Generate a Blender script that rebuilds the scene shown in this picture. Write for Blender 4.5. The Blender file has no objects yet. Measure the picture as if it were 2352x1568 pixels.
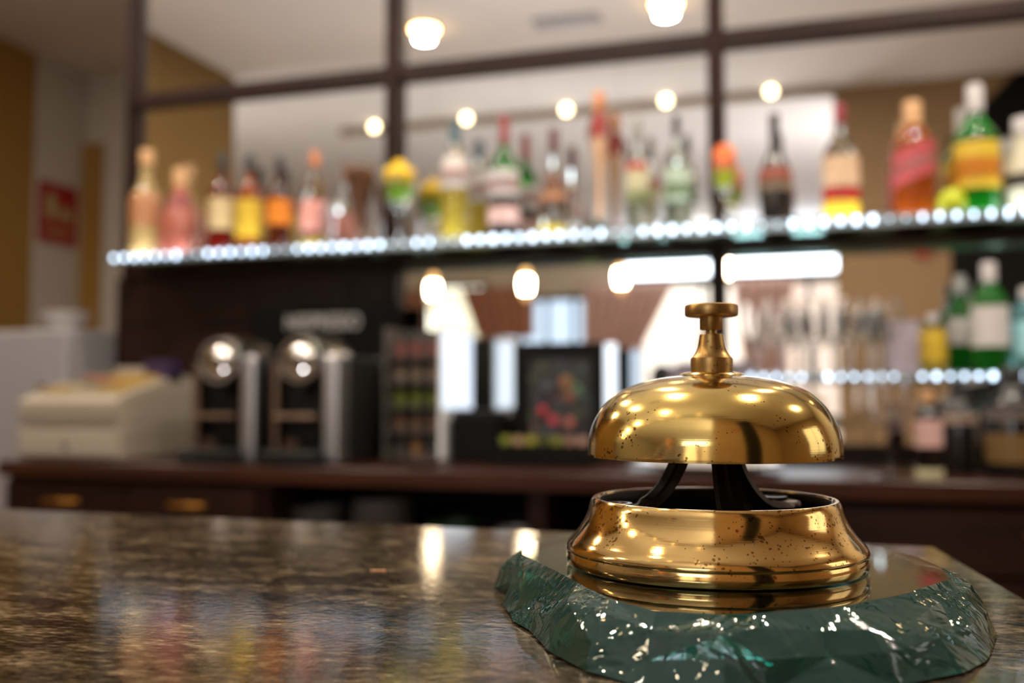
import bpy, bmesh, math, random
from mathutils import Vector, Matrix
random.seed(7)
C = bpy.context.scene.collection
S = bpy.context.scene
PI = math.pi

# ------------------------------------------------------------------ camera, world, exposure
F = 2287.0                       # focal length in pixels of the 2352 px wide frame (35 mm)
YAW = math.radians(17.4)         # the back bar recedes to the left
PITCH = math.atan(134 / F)
CAM = Vector((0, 0, 1.14))
cd = bpy.data.cameras.new('camera')
cam = bpy.data.objects.new('camera', cd); C.objects.link(cam)
cd.lens = 35; cd.sensor_width = 36; cd.clip_start = 0.02
cam.location = CAM
cam.rotation_euler = (PI / 2 + PITCH, 0, YAW)
cd.dof.use_dof = True
cd.dof.focus_distance = 0.385
cd.dof.aperture_fstop = 5.0
cd.dof.aperture_blades = 9
S.camera = cam
w = bpy.data.worlds.new('world'); S.world = w; w.use_nodes = True
w.node_tree.nodes['Background'].inputs[0].default_value = (0.9, 0.93, 1, 1)
w.node_tree.nodes['Background'].inputs[1].default_value = 0.15
S.view_settings.view_transform = 'Standard'
S.view_settings.look = 'None'
S.view_settings.exposure = 0.2
S.view_settings.gamma = 1
S.view_settings.use_curve_mapping = False


def area_light(name, loc, sx, sy, power, col, rot=(0, 0, 0)):
    l = bpy.data.lights.new(name, 'AREA'); l.shape = 'RECTANGLE'; l.size = sx; l.size_y = sy
    l.energy = power; l.color = col
    o = bpy.data.objects.new(name, l); C.objects.link(o); o.location = loc; o.rotation_euler = rot
    return o


# added fill lights out of the mirror's sight, brightening ceiling and far room
# (their housings are built further down)
FILLS = [((-1.35, -0.28, 0.14), 13, 110, 'added round floor fill light on the guests side of the counter, middle'), ((-2.5, -0.28, 0.14), 1.5, 110, 'added round floor fill light on the guests side of the counter, left'),
       ((-0.25, -1.1, 0.14), 6, 120, 'added round floor fill light in the guests room under the ceiling header'), ((-0.95, 1.35, 0.14), 9, 90, 'added round floor fill light in the aisle behind the counter, middle'),
       ((-2.3, 1.35, 0.14), 1.5, 90, 'added round floor fill light in the aisle behind the counter, left')]
for p_, e_, sp_, _ in FILLS:
    o_ = area_light('added_floor_fill_light', p_, 0.3, 0.3, e_, (0.94, 0.96, 1.0), (PI, 0, 0)); o_.data.spread = math.radians(sp_)
area_light('added_wall_fill_light', (1.2, -0.86, 1.9), 1.8, 0.3, 85, (0.97, 0.97, 1.0), (math.radians(-110), 0, 0))
area_light('added_wall_fill_light', (-4.0, 0.48, 1.9), 1.6, 0.3, 14, (1.0, 0.95, 0.88), (math.radians(-110), 0, 0))
# daylight comes from the glowing window panes (material 'daylight_pane'), warm light from the lamps
# ------------------------------------------------------------------ geometry helpers
cy_, sy_ = math.cos(YAW), math.sin(YAW)
cp_, sp_ = math.cos(PITCH), math.sin(PITCH)
RT = Vector((cy_, sy_, 0)); FW = Vector((-sy_ * cp_, cy_ * cp_, sp_)); UP = RT.cross(FW)


def ray(px, py):
    return FW + RT * ((px - 1176) / F) - UP * ((py - 784) / F)


def at(px, py, Y):               # point of the plane y = Y seen at a pixel
    r = ray(px, py); return CAM + r * (Y / r.y)


def onz(px, py, z):              # point of the plane z seen at a pixel
    r = ray(px, py); return CAM + r * ((z - CAM.z) / r.z)


MIR = 2.60                       # mirror plane


def refl(px, py, P):             # real position of what is seen in the mirror at virtual depth P
    p = at(px, py, P); return Vector((p.x, 2 * MIR - p.y, p.z))


def depth(px, Y):
    return Y / (cy_ + sy_ * (px - 1176) / F)


def lin(c):
    return tuple(((v / 12.92) if v <= 0.04045 else ((v + 0.055) / 1.055) ** 2.4) for v in c)


MATS = {}


def mat(name, col=(0.5, 0.5, 0.5), rough=0.5, metal=0.0, trans=0.0, emis=None, es=0.0, ior=1.5, noise=None, bump=0.0, alpha=1.0, spec=0.5):
    """col in sRGB. noise=(scale, amount[, stretch xyz])"""
    if name in MATS: return MATS[name]
    m = bpy.data.materials.new(name); m.use_nodes = True
    nt = m.node_tree; b = nt.nodes['Principled BSDF']
    c = lin(col)
    b.inputs['Base Color'].default_value = (*c, 1)
    b.inputs['Roughness'].default_value = rough
    b.inputs['Metallic'].default_value = metal
    b.inputs['Transmission Weight'].default_value = trans
    b.inputs['IOR'].default_value = ior
    b.inputs['Alpha'].default_value = alpha
    b.inputs['Specular IOR Level'].default_value = spec
    if emis:
        b.inputs['Emission Color'].default_value = (*lin(emis), 1)
        b.inputs['Emission Strength'].default_value = es
    if noise or bump:
        tc = nt.nodes.new('ShaderNodeTexCoord'); mp = nt.nodes.new('ShaderNodeMapping')
        nt.links.new(tc.outputs['Object'], mp.inputs['Vector'])
        n = nt.nodes.new('ShaderNodeTexNoise'); n.inputs['Detail'].default_value = 6
        n.inputs['Scale'].default_value = noise[0] if noise else 40
        if noise and len(noise) > 2: mp.inputs['Scale'].default_value = noise[2]
        nt.links.new(mp.outputs[0], n.inputs['Vector'])
        if noise and noise[1] > 0:
            r = nt.nodes.new('ShaderNodeValToRGB')
            a = noise[1]
            r.color_ramp.elements[0].position = 0.3; r.color_ramp.elements[1].position = 0.7
            r.color_ramp.elements[0].color = (*[v * (1 - a) for v in c], 1)
            r.color_ramp.elements[1].color = (*[min(1, v * (1 + a)) for v in c], 1)
            nt.links.new(n.outputs['Fac'], r.inputs[0]); nt.links.new(r.outputs[0], b.inputs['Base Color'])
        if bump:
            bp = nt.nodes.new('ShaderNodeBump'); bp.inputs['Strength'].default_value = bump; bp.inputs['Distance'].default_value = 0.002
            nt.links.new(n.outputs['Fac'], bp.inputs['Height']); nt.links.new(bp.outputs[0], b.inputs['Normal'])
    MATS[name] = m
    return m


class MB:
    def __init__(s): s.bm = bmesh.new()

    def box(s, x0, x1, y0, y1, z0, z1, bev=0.0):
        r = bmesh.ops.create_cube(s.bm, size=1)
        for v in r['verts']:
            v.co = Vector(((x0 + x1) / 2 + v.co.x * (x1 - x0), (y0 + y1) / 2 + v.co.y * (y1 - y0), (z0 + z1) / 2 + v.co.z * (z1 - z0)))
        if bev > 0:
            es = list({e for v in r['verts'] for e in v.link_edges})
            bmesh.ops.bevel(s.bm, geom=es, offset=bev, segments=3, profile=0.5, affect='EDGES')
        return s

    def lathe(s, prof, n=32, c=(0, 0, 0), a0=0.0, a1=2 * PI, sx=1.0, sy=1.0, shear=0.0):
        full = abs(a1 - a0 - 2 * PI) < 1e-6
        k = n if full else n + 1
        rings = []
        for r, z in prof:
            if r < 1e-6:
                rings.append([s.bm.verts.new((c[0], c[1], c[2] + z))])
            else:
                rings.append([s.bm.verts.new((c[0] + sx * r * math.cos(a0 + (a1 - a0) * i / n), c[1] + sy * r * math.sin(a0 + (a1 - a0) * i / n),
                                              c[2] + z + shear * r * math.cos(a0 + (a1 - a0) * i / n))) for i in range(k)])
        for A, B in zip(rings, rings[1:]):
            m = n if full else n
            for i in range(m):
                j = (i + 1) % k
                if len(A) == 1 and len(B) == 1: continue
                if len(A) == 1: vs = [A[0], B[j], B[i]]
                elif len(B) == 1: vs = [A[i], A[j], B[0]]
                else: vs = [A[i], A[j], B[j], B[i]]
                try: s.bm.faces.new(vs)
                except ValueError: pass
        return s

    def tube(s, pts, rad, n=12, cap=True):
        pts = [Vector(p) for p in pts]
        rads = rad if isinstance(rad, (list, tuple)) else [rad] * len(pts)
        rings = []
        up = Vector((0.123, 0.321, 0.94)).normalized()
        for i, p in enumerate(pts):
            d = (pts[min(i + 1, len(pts) - 1)] - pts[max(i - 1, 0)]).normalized()
            u = d.cross(up)
            if u.length < 1e-3: u = d.cross(Vector((1, 0, 0)))
            u.normalize(); v = d.cross(u)
            rings.append([s.bm.verts.new(p + (u * math.cos(2 * PI * k / n) + v * math.sin(2 * PI * k / n)) * rads[i]) for k in range(n)])
        for A, B in zip(rings, rings[1:]):
            for k in range(n):
                s.bm.faces.new([A[k], A[(k + 1) % n], B[(k + 1) % n], B[k]])
        if cap:
            s.bm.faces.new(rings[0][::-1]); s.bm.faces.new(rings[-1])
        return s

    def ball(s, c, r, sub=3, jit=0.0):
        q = bmesh.ops.create_icosphere(s.bm, subdivisions=sub, radius=1)
        rr = r if isinstance(r, (list, tuple)) else (r, r, r)
        for v in q['verts']:
            k = 1 + random.uniform(-jit, jit)
            v.co = Vector((c[0] + v.co.x * rr[0] * k, c[1] + v.co.y * rr[1] * k, c[2] + v.co.z * rr[2] * k))
        return s

    def prism(s, poly, y0, y1):           # polygon in x,z extruded along y
        a = [s.bm.verts.new((x, y0, z)) for x, z in poly]; b = [s.bm.verts.new((x, y1, z)) for x, z in poly]
        s.bm.faces.new(a[::-1]); s.bm.faces.new(b)
        for i in range(len(poly)):
            j = (i + 1) % len(poly); s.bm.faces.new([a[i], a[j], b[j], b[i]])
        return s

    def prismx(s, poly, x0, x1):          # polygon in y,z extruded along x
        a = [s.bm.verts.new((x0, y, z)) for y, z in poly]; b = [s.bm.verts.new((x1, y, z)) for y, z in poly]
        s.bm.faces.new(a[::-1]); s.bm.faces.new(b)
        for i in range(len(poly)):
            j = (i + 1) % len(poly); s.bm.faces.new([a[i], a[j], b[j], b[i]])
        return s

    def prismz(s, poly, z0, z1):
        a = [s.bm.verts.new((x, y, z0)) for x, y in poly]; b = [s.bm.verts.new((x, y, z1)) for x, y in poly]
        s.bm.faces.new(a[::-1]); s.bm.faces.new(b)
        for i in range(len(poly)):
            j = (i + 1) % len(poly); s.bm.faces.new([a[i], a[j], b[j], b[i]])
        return s

    def build(s, name, m, parent=None, smooth=None, loc=None, rot=None):
        bmesh.ops.recalc_face_normals(s.bm, faces=s.bm.faces)
        me = bpy.data.meshes.new(name); s.bm.to_mesh(me); s.bm.free()
        me.materials.append(m)
        if smooth:
            for p in me.polygons: p.use_smooth = True
            try: me.set_sharp_from_angle(angle=math.radians(smooth))
            except Exception: pass
        o = bpy.data.objects.new(name, me); C.objects.link(o)
        if parent: o.parent = parent
        if loc is not None: o.location = loc
        if rot is not None: o.rotation_euler = rot
        return o


def tag(o, label=None, cat=None, group=None, kind=None):
    if label: o['label'] = label
    if cat: o['category'] = cat
    if group: o['group'] = group
    if kind: o['kind'] = kind
    return o


def thing(name, label, cat, loc=(0, 0, 0), rz=0.0, group=None):
    o = bpy.data.objects.new(name, None); C.objects.link(o)
    o.location = loc; o.rotation_euler = (0, 0, rz); o.empty_display_size = 0.05
    return tag(o, label, cat, group)


def struct(name, mb, m, smooth=None, label=None):
    o = mb.build(name, m, smooth=smooth); o['kind'] = 'structure'
    if label: o['label'] = label
    return o


def dup(root, loc, label, group=None):
    r = root.copy(); C.objects.link(r); r.location = loc; r['label'] = label
    if group: r['group'] = group
    for ch in list(root.children):
        c = ch.copy(); C.objects.link(c); c.parent = r
        for g in ch.children:
            d = g.copy(); C.objects.link(d); d.parent = c
    return r


# ------------------------------------------------------------------ materials
M_wood = mat('dark_wood', (0.13, 0.06, 0.042), 0.45, spec=0.2, noise=(6, 0.45, (1, 6, 6)), bump=0.05)
M_woodv = mat('dark_wood_vertical', (0.13, 0.06, 0.045), 0.5, spec=0.15, noise=(6, 0.45, (6, 6, 1)), bump=0.05)
M_worktop = mat('worktop_wood', (0.20, 0.10, 0.06), 0.3, spec=0.3, noise=(5, 0.35, (1, 8, 8)), bump=0.04)
M_black = mat('black_plastic', (0.04, 0.04, 0.045), 0.35, spec=0.3)
M_blackm = mat('black_matte', (0.02, 0.018, 0.018), 0.7, spec=0.15)
M_niche = mat('niche_dark', (0.08, 0.06, 0.055), 0.8)
M_chrome = mat('chrome', (0.88, 0.87, 0.86), 0.12, 1.0)
M_steel = mat('brushed_steel', (0.80, 0.80, 0.82), 0.32, 1.0)
M_dsteel = mat('dark_titanium', (0.30, 0.29, 0.28), 0.35, 0.9)
M_ivory = mat('register_ivory', (0.60, 0.56, 0.51), 0.5)
M_grey = mat('grey_plastic', (0.45, 0.44, 0.43), 0.5)
M_white = mat('white_enamel', (0.55, 0.54, 0.56), 0.4)
M_china = mat('white_china', (0.74, 0.72, 0.72), 0.2)
M_ochre = mat('ochre_paint', (0.62, 0.46, 0.20), 0.8, noise=(3, 0.06))
M_beige = mat('beige_paint', (0.78, 0.75, 0.71), 0.85, noise=(3, 0.05))
M_tan = mat('tan_paint', (0.54, 0.44, 0.33), 0.85, noise=(3, 0.06))
M_ceil = mat('ceiling_paint', (0.88, 0.85, 0.83), 0.9, noise=(2, 0.03))
M_cream = mat('cream_paint', (0.88, 0.82, 0.72), 0.85, noise=(3, 0.04))
M_floor = mat('floor_wood', (0.64, 0.54, 0.44), 0.3, noise=(4, 0.3, (1, 10, 1)))
M_glass = mat('clear_glass', (1.0, 1.0, 1.0), 0.01, trans=1.0, ior=1.45)
M_sglass = mat('shelf_glass', (0.72, 0.90, 0.86), 0.02, trans=1.0, ior=1.5)
M_mirror = mat('mirror_silver', (0.93, 0.93, 0.92), 0.0, 1.0)
M_brassd = mat('drawer_brass', (0.62, 0.44, 0.2), 0.4, 1.0)
M_led = mat('led_cold', (0.9, 0.95, 1), 0.4, emis=(0.80, 0.90, 1.0), es=6.0)
M_lamp = mat('lamp_warm', (1, 0.95, 0.85), 0.4, emis=(1.0, 0.84, 0.58), es=22.0)
M_spot = mat('spot_warm', (1, 0.95, 0.85), 0.4, emis=(1.0, 0.91, 0.72), es=9.0)
M_day = mat('daylight_pane', (0.9, 0.95, 1), 0.3, emis=(0.90, 0.95, 1.0), es=7.0)
M_dayw = mat('daylight_low_pane', (0.95, 0.95, 0.95), 0.3, emis=(1.0, 0.97, 0.92), es=1.5)
M_pend = mat('pendant_glass', (1, 0.95, 0.85), 0.4, emis=(1.0, 0.91, 0.76), es=60.0)
M_dayb = mat('daylight_blue_pane', (0.8, 0.9, 1), 0.3, emis=(0.80, 0.90, 1.0), es=1.1)
M_sheer = mat('sheer_white', (0.95, 0.94, 0.88), 0.8, emis=(0.98, 0.96, 0.86), es=0.0, noise=(8, 0.05, (8, 1, 1)))
M_pinkc = mat('rose_curtain', (0.90, 0.74, 0.68), 0.9, noise=(30, 0.35))
M_rustc = mat('rust_curtain', (0.76, 0.54, 0.42), 0.9, noise=(30, 0.35))
M_red = mat('sign_red', (0.62, 0.06, 0.06), 0.5)

# ------------------------------------------------------------------ granite and brass and slab glass
def granite():
    m = bpy.data.materials.new('granite'); m.use_nodes = True; nt = m.node_tree; b = nt.nodes['Principled BSDF']
    tc = nt.nodes.new('ShaderNodeTexCoord'); mp = nt.nodes.new('ShaderNodeMapping')
    mp.inputs['Scale'].default_value = (1.0, 2.2, 1); mp.inputs['Rotation'].default_value = (0, 0, math.radians(-28))
    nt.links.new(tc.outputs['Object'], mp.inputs['Vector'])
    n1 = nt.nodes.new('ShaderNodeTexNoise'); n1.inputs['Scale'].default_value = 26; n1.inputs['Detail'].default_value = 8; n1.inputs['Roughness'].default_value = 0.72; n1.inputs['Distortion'].default_value = 0.7
    n2 = nt.nodes.new('ShaderNodeTexNoise'); n2.inputs['Scale'].default_value = 190; n2.inputs['Detail'].default_value = 5
    nt.links.new(mp.outputs[0], n1.inputs['Vector']); nt.links.new(mp.outputs[0], n2.inputs['Vector'])
    mx = nt.nodes.new('ShaderNodeMix'); mx.data_type = 'FLOAT'; mx.inputs['Factor'].default_value = 0.42
    nt.links.new(n1.outputs['Fac'], mx.inputs['A']); nt.links.new(n2.outputs['Fac'], mx.inputs['B'])
    r = nt.nodes.new('ShaderNodeValToRGB'); e = r.color_ramp.elements
    e[0].position = 0.41; e[0].color = (*lin((0.05, 0.04, 0.03)), 1)
    e[1].position = 0.50; e[1].color = (*lin((0.21, 0.175, 0.13)), 1)
    x = e.new(0.56); x.color = (*lin((0.34, 0.29, 0.22)), 1)
    x = e.new(0.66); x.color = (*lin((0.54, 0.48, 0.39)), 1)
    nt.links.new(mx.outputs['Result'], r.inputs[0]); nt.links.new(r.outputs[0], b.inputs['Base Color'])
    b.inputs['Roughness'].default_value = 0.09
    b.inputs['IOR'].default_value = 1.5; b.inputs['Specular IOR Level'].default_value = 0.42
    n3 = nt.nodes.new('ShaderNodeTexNoise'); n3.inputs['Scale'].default_value = 260; n3.inputs['Detail'].default_value = 3
    nt.links.new(tc.outputs['Object'], n3.inputs['Vector'])
    bp = nt.nodes.new('ShaderNodeBump'); bp.inputs['Strength'].default_value = 0.10; bp.inputs['Distance'].default_value = 0.0006
    nt.links.new(n3.outputs['Fac'], bp.inputs['Height']); nt.links.new(bp.outputs[0], b.inputs['Normal'])
    return m


def brass(name, col, dark, rough=0.13, spots=1.0):
    m = bpy.data.materials.new(name); m.use_nodes = True; nt = m.node_tree; b = nt.nodes['Principled BSDF']
    tc = nt.nodes.new('ShaderNodeTexCoord')
    b.inputs['Metallic'].default_value = 1.0
    # broad patina
    n1 = nt.nodes.new('ShaderNodeTexNoise'); n1.inputs['Scale'].default_value = 28; n1.inputs['Detail'].default_value = 8
    nt.links.new(tc.outputs['Object'], n1.inputs['Vector'])
    r1 = nt.nodes.new('ShaderNodeValToRGB'); r1.color_ramp.elements[0].position = 0.35; r1.color_ramp.elements[1].position = 0.7
    c = lin(col); r1.color_ramp.elements[0].color = (*[v * 0.78 for v in c], 1); r1.color_ramp.elements[1].color = (*c, 1)
    nt.links.new(n1.outputs['Fac'], r1.inputs[0])
    # small tarnish specks
    n2 = nt.nodes.new('ShaderNodeTexVoronoi'); n2.inputs['Scale'].default_value = 620
    n3 = nt.nodes.new('ShaderNodeTexNoise'); n3.inputs['Scale'].default_value = 38; n3.inputs['Detail'].default_value = 5
    n5 = nt.nodes.new('ShaderNodeTexNoise'); n5.inputs['Scale'].default_value = 260; n5.inputs['Detail'].default_value = 2
    for n_ in (n2, n3, n5): nt.links.new(tc.outputs['Object'], n_.inputs['Vector'])
    mr1 = nt.nodes.new('ShaderNodeMapRange'); mr1.inputs['From Min'].default_value = 0.42; mr1.inputs['From Max'].default_value = 0.62; mr1.inputs['To Max'].default_value = 0.55
    nt.links.new(n3.outputs['Fac'], mr1.inputs['Value'])
    mr3 = nt.nodes.new('ShaderNodeMapRange'); mr3.inputs['From Min'].default_value = 0.42; mr3.inputs['From Max'].default_value = 0.62
    nt.links.new(n5.outputs['Fac'], mr3.inputs['Value'])
    mu = nt.nodes.new('ShaderNodeMath'); mu.operation = 'MULTIPLY'
    nt.links.new(mr1.outputs[0], mu.inputs[0]); nt.links.new(mr3.outputs[0], mu.inputs[1])
    r2 = nt.nodes.new('ShaderNodeMath'); r2.operation = 'LESS_THAN'
    nt.links.new(n2.outputs['Distance'], r2.inputs[0]); nt.links.new(mu.outputs[0], r2.inputs[1])
    sc = nt.nodes.new('ShaderNodeMath'); sc.operation = 'MULTIPLY'; sc.inputs[1].default_value = spots
    nt.links.new(r2.outputs[0], sc.inputs[0])
    mx = nt.nodes.new('ShaderNodeMix'); mx.data_type = 'RGBA'; nt.links.new(sc.outputs[0], mx.inputs['Factor'])
    nt.links.new(r1.outputs[0], mx.inputs['A']); mx.inputs['B'].default_value = (*lin(dark), 1)
    nt.links.new(mx.outputs['Result'], b.inputs['Base Color'])
    # roughness with fine turned scratches (rings around the axis)
    mp = nt.nodes.new('ShaderNodeMapping'); mp.inputs['Scale'].default_value = (12, 12, 900)
    nt.links.new(tc.outputs['Object'], mp.inputs['Vector'])
    n4 = nt.nodes.new('ShaderNodeTexNoise'); n4.inputs['Scale'].default_value = 2; n4.inputs['Detail'].default_value = 5
    nt.links.new(mp.outputs[0], n4.inputs['Vector'])
    mr = nt.nodes.new('ShaderNodeMapRange'); mr.inputs['To Min'].default_value = rough * 0.6; mr.inputs['To Max'].default_value = rough * 1.7
    nt.links.new(n1.outputs['Fac'], mr.inputs['Value']); nt.links.new(mr.outputs[0], b.inputs['Roughness'])
    bp = nt.nodes.new('ShaderNodeBump'); bp.inputs['Strength'].default_value = 0.10; bp.inputs['Distance'].default_value = 0.0002
    nt.links.new(n4.outputs['Fac'], bp.inputs['Height']); nt.links.new(bp.outputs[0], b.inputs['Normal'])
    return m


def slab_glass():
    m = bpy.data.materials.new('green_slab_glass'); m.use_nodes = True; nt = m.node_tree
    b = nt.nodes['Principled BSDF']
    b.inputs['Base Color'].default_value = (0.93, 1, 0.98, 1); b.inputs['Roughness'].default_value = 0.015
    b.inputs['Transmission Weight'].default_value = 1; b.inputs['IOR'].default_value = 1.52
    va = nt.nodes.new('ShaderNodeVolumeAbsorption'); va.inputs['Color'].default_value = (0.30, 0.76, 0.72, 1); va.inputs['Density'].default_value = 17
    nt.links.new(va.outputs[0], nt.nodes['Material Output'].inputs['Volume'])
    return m


M_granite = granite()
M_brass = brass('polished_brass', (0.94, 0.79, 0.50), (0.46, 0.31, 0.13), 0.09, 0.8)
M_domeb = brass('satin_brass', (0.90, 0.78, 0.47), (0.44, 0.30, 0.12), 0.11, 0.9)
M_brass2 = brass('old_brass', (0.70, 0.56, 0.34), (0.35, 0.24, 0.12), 0.30, 0.6)
M_slab = slab_glass()
M_chip = slab_glass(); M_chip.name = 'chipped_glass'
_b = M_chip.node_tree.nodes['Principled BSDF']; _b.inputs['Transmission Weight'].default_value = 0.94; _b.inputs['Base Color'].default_value = (0.12, 0.58, 0.50, 1); _b.inputs['Roughness'].default_value = 0.03
_n = M_chip.node_tree.nodes.new('ShaderNodeTexNoise'); _n.inputs['Scale'].default_value = 34; _n.inputs['Detail'].default_value = 3; _n.inputs['Distortion'].default_value = 1.5
_t = M_chip.node_tree.nodes.new('ShaderNodeTexCoord'); _p = M_chip.node_tree.nodes.new('ShaderNodeBump'); _p.inputs['Strength'].default_value = 0.6; _p.inputs['Distance'].default_value = 0.004
M_chip.node_tree.links.new(_t.outputs['Object'], _n.inputs['Vector']); M_chip.node_tree.links.new(_n.outputs['Fac'], _p.inputs['Height']); M_chip.node_tree.links.new(_p.outputs[0], _b.inputs['Normal'])
M_iron = mat('dark_cast_iron', (0.20, 0.16, 0.13), 0.38, 0.8, noise=(60, 0.3), bump=0.2)

# ------------------------------------------------------------------ the room
CZ = 2.90
XL, XR = -3.8, 2.6
YB, YF = 4.40, -4.80
struct('floor', MB().box(XL - 1.6, XR + 0.1, YF - 0.1, YB + 0.1, -0.1, 0), M_floor)
struct('ceiling', MB().box(XL - 1.6, XR + 0.1, YF - 0.1, YB + 0.1, CZ, CZ + 0.1), M_ceil)
struct('wall_left', MB().box(-5.35, -5.2, YF, 0.54, 0, CZ), M_beige)
struct('wall_left_ochre', MB().box(XL - 0.15, XL, 1.9, 4.03, 0, CZ), M_ochre)
struct('wall_left_recess', MB().box(XL - 0.15, XL, 4.03, YB, 0, CZ), M_beige)
struct('wall_left_pier', MB().box(-5.35, -3.05, 0.54, 1.9, 0, CZ), mat('olive_ochre_paint', (0.45, 0.34, 0.15), 0.8, noise=(3, 0.06)))
struct('wall_recess', MB().box(XL - 0.15, -1.9, YB, YB + 0.1, 0, CZ), M_beige)
struct('wall_right', MB().box(XR, XR + 0.15, YF, YB, 0, CZ), M_tan)
xe = at(297, 400, MIR).x
struct('wall_back', MB().box(xe, XR, MIR + 0.03, MIR + 0.25, 0, CZ), M_beige)
struct('wall_front', MB().box(-5.35, XR, YF - 0.12, YF, 0, CZ), M_cream)
# tan partition behind the bar counter and the header with spotlights
struct('wall_partition', MB().box(0.08, XR, -0.80, -0.62, 0, CZ), M_tan)
xb0 = refl(780, 295, 5.75).x
struct('trim_1', MB().box(xb0, 0.08, -0.60, -0.54, CZ - 0.05, CZ, 0.01), mat('header_paint', (0.60, 0.54, 0.47), 0.7))
p0 = at(180, 400, YB); p1 = at(240, 330, YB)
d1 = struct('door_1', MB().box(p0.x, p1.x, YB - 0.03, YB, 0, p1.z, 0.004), M_ochre)

# mirror wall: panes and wooden frame
zt = at(1176, 146, MIR).z           # transom
zs = 1.529                          # underside of the glass shelf's ledge top
ZTOP = CZ - 0.02
posts = [at(312, 300, MIR).x, at(909, 300, MIR).x, at(1647, 300, MIR).x, 1.25]
pw = 0.040
fr = thing('back_bar_mirror', 'wall mirror in a dark wooden post and rail frame behind the bottles', 'mirror', (0, MIR, 0))
def fpart(name, mb): o = mb.build(name, M_woodv if name == 'post' else M_wood, fr); return o
for i, x in enumerate(posts):
    wd = pw * (0.7 if i == 0 else 1)
    zb = zs - 0.04 if i in (0, 3) else 1.02
    fpart('post', MB().box(x - wd / 2, x + wd / 2, -0.035, 0.028, zb, ZTOP, 0.003))
for a, b_ in zip(posts, posts[1:]):
    fpart('rail', MB().box(a + pw / 2, b_ - pw / 2, -0.030, 0.028, zt - 0.021, zt + 0.021, 0.003))
    fpart('top_rail', MB().box(a + pw / 2, b_ - pw / 2, -0.030, 0.028, ZTOP - 0.05, ZTOP, 0.003))
def pane(x0, x1, z0, z1, lab):
    o = MB().box(x0, x1, 0, 0.006, z0, z1).build('mirror_pane', M_mirror, fr)
names = ['left', 'middle', 'right']
for i, (a, b_) in enumerate(zip(posts, posts[1:])):
    fpart('rail', MB().box(a + pw / 2, b_ - pw / 2, -0.034, 0.028, zs - 0.008, zs + 0.034, 0.003))
    pane(a + 0.018, b_ - 0.018, zs + 0.03, zt - 0.019, 'large mirror pane behind the ' + ['liqueur bottles left of the centre post', 'bottles between the two posts', 'bottles right of the right post'][i] + ' above the lit shelf')
    pane(a + 0.018, b_ - 0.018, zt + 0.019, ZTOP - 0.04, ['top left mirror pane reflecting plain ceiling', 'top middle mirror pane reflecting two round ceiling lamps', 'top right mirror pane above the amber and green bottles'][i])
zl0 = 1.03
pane(posts[1] + 0.0, posts[2] - 0.018, zl0, zs - 0.006, 'lower mirror pane behind the capsule rack reflecting pendant lamps')
xdk = at(2195, 700, MIR).x
pane(posts[2] + 0.018, posts[3] - 0.018, zl0, zs - 0.006, 'lower mirror pane behind the wine glasses on the right')

# dark panelling under the lit shelf, behind the coffee machines
xp0 = at(278, 700, MIR).x
pn = thing('wall_panel', 'dark wooden panelling below the lit shelf behind the coffee machines', 'panelling', (0, MIR, 0))
MB().box(xp0, posts[1] - 0.02, -0.02, 0.028, 0.985, zs - 0.010).build('panel', M_wood, pn)
for x in (-1.62, -1.30):
    MB().box(x, x + 0.008, -0.024, -0.02, 0.99, zs - 0.04).build('batten', M_woodv, pn)
MB().box(xp0, posts[3], -0.012, 0.028, 0.985, zl0).build('plinth', M_wood, pn)

# ------------------------------------------------------------------ lit bottle shelf
xs0 = at(262, 590, 2.40).x; xs1 = 1.25
sh = thing('bottle_shelf', 'long wooden ledge with glass top carrying the row of bottles', 'shelf', (0, 0, 0))
MB().box(xs0 + 0.03, xs1, MIR - 0.066, MIR - 0.036, zs - 0.006, zs + 0.0105, 0.002).build('bearer', M_wood, sh)
MB().box(xs0 + 0.03, posts[1] - 0.021, MIR - 0.0355, MIR - 0.021, zs - 0.03, zs + 0.0105).build('back_rail', M_wood, sh)
MB().box(xs0, xs1, 2.375, MIR - 0.036, zs + 0.011, zs + 0.023, 0.002).build('glass_plate', M_sglass, sh)
ZB = zs + 0.023     # bottles stand here
ls = thing('led_strip', 'cold white light strip along the front edge of the bottle shelf', 'light strip', (0, 0, 0))
MB().box(xs0, xs1, 2.368, 2.3745, zs + 0.003, zs + 0.027).build('strip_base', mat('strip_base', (0.55, 0.6, 0.62), 0.3, 0.6), ls)
nled = 92
gaps = (0.09, 0.17, 0.28, 0.33, 0.47, 0.58, 0.66)
base = None
for i in range(nled):
    t = (i + 0.5) / nled
    x = xs0 + 0.01 + (xs1 - xs0 - 0.02) * t
    if base is None:
        base = MB().box(-0.0045, 0.0045, -0.002, 0.002, -0.0072, 0.0072, 0.001).build('diode', M_led, ls, loc=(x, 2.366, zs + 0.017)); o = base
    else:
        o = base.copy(); C.objects.link(o); o.parent = ls
    o.location = (x, 2.366, zs + 0.017)
    k = 1.0
    for g in gaps:
        if abs(t - g) < 0.012: k = 0.35
    o.scale = (random.uniform(0.7, 1.25) * k, 1, random.uniform(0.7, 1.2) * k)
area_light('led_strip_light', ((xs0 + xs1) / 2, 2.45, zs + 0.03), xs1 - xs0, 0.03, 4.5, (0.85, 0.93, 1), (PI, 0, 0))

# ------------------------------------------------------------------ bottles
def gl(name, col, rough=0.03, tr=1.0): return mat(name, col, rough, trans=tr, ior=1.4)
def op(name, col, rough=0.4, metal=0.0): return mat(name, tuple(v * 0.82 for v in col), rough, metal)

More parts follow.
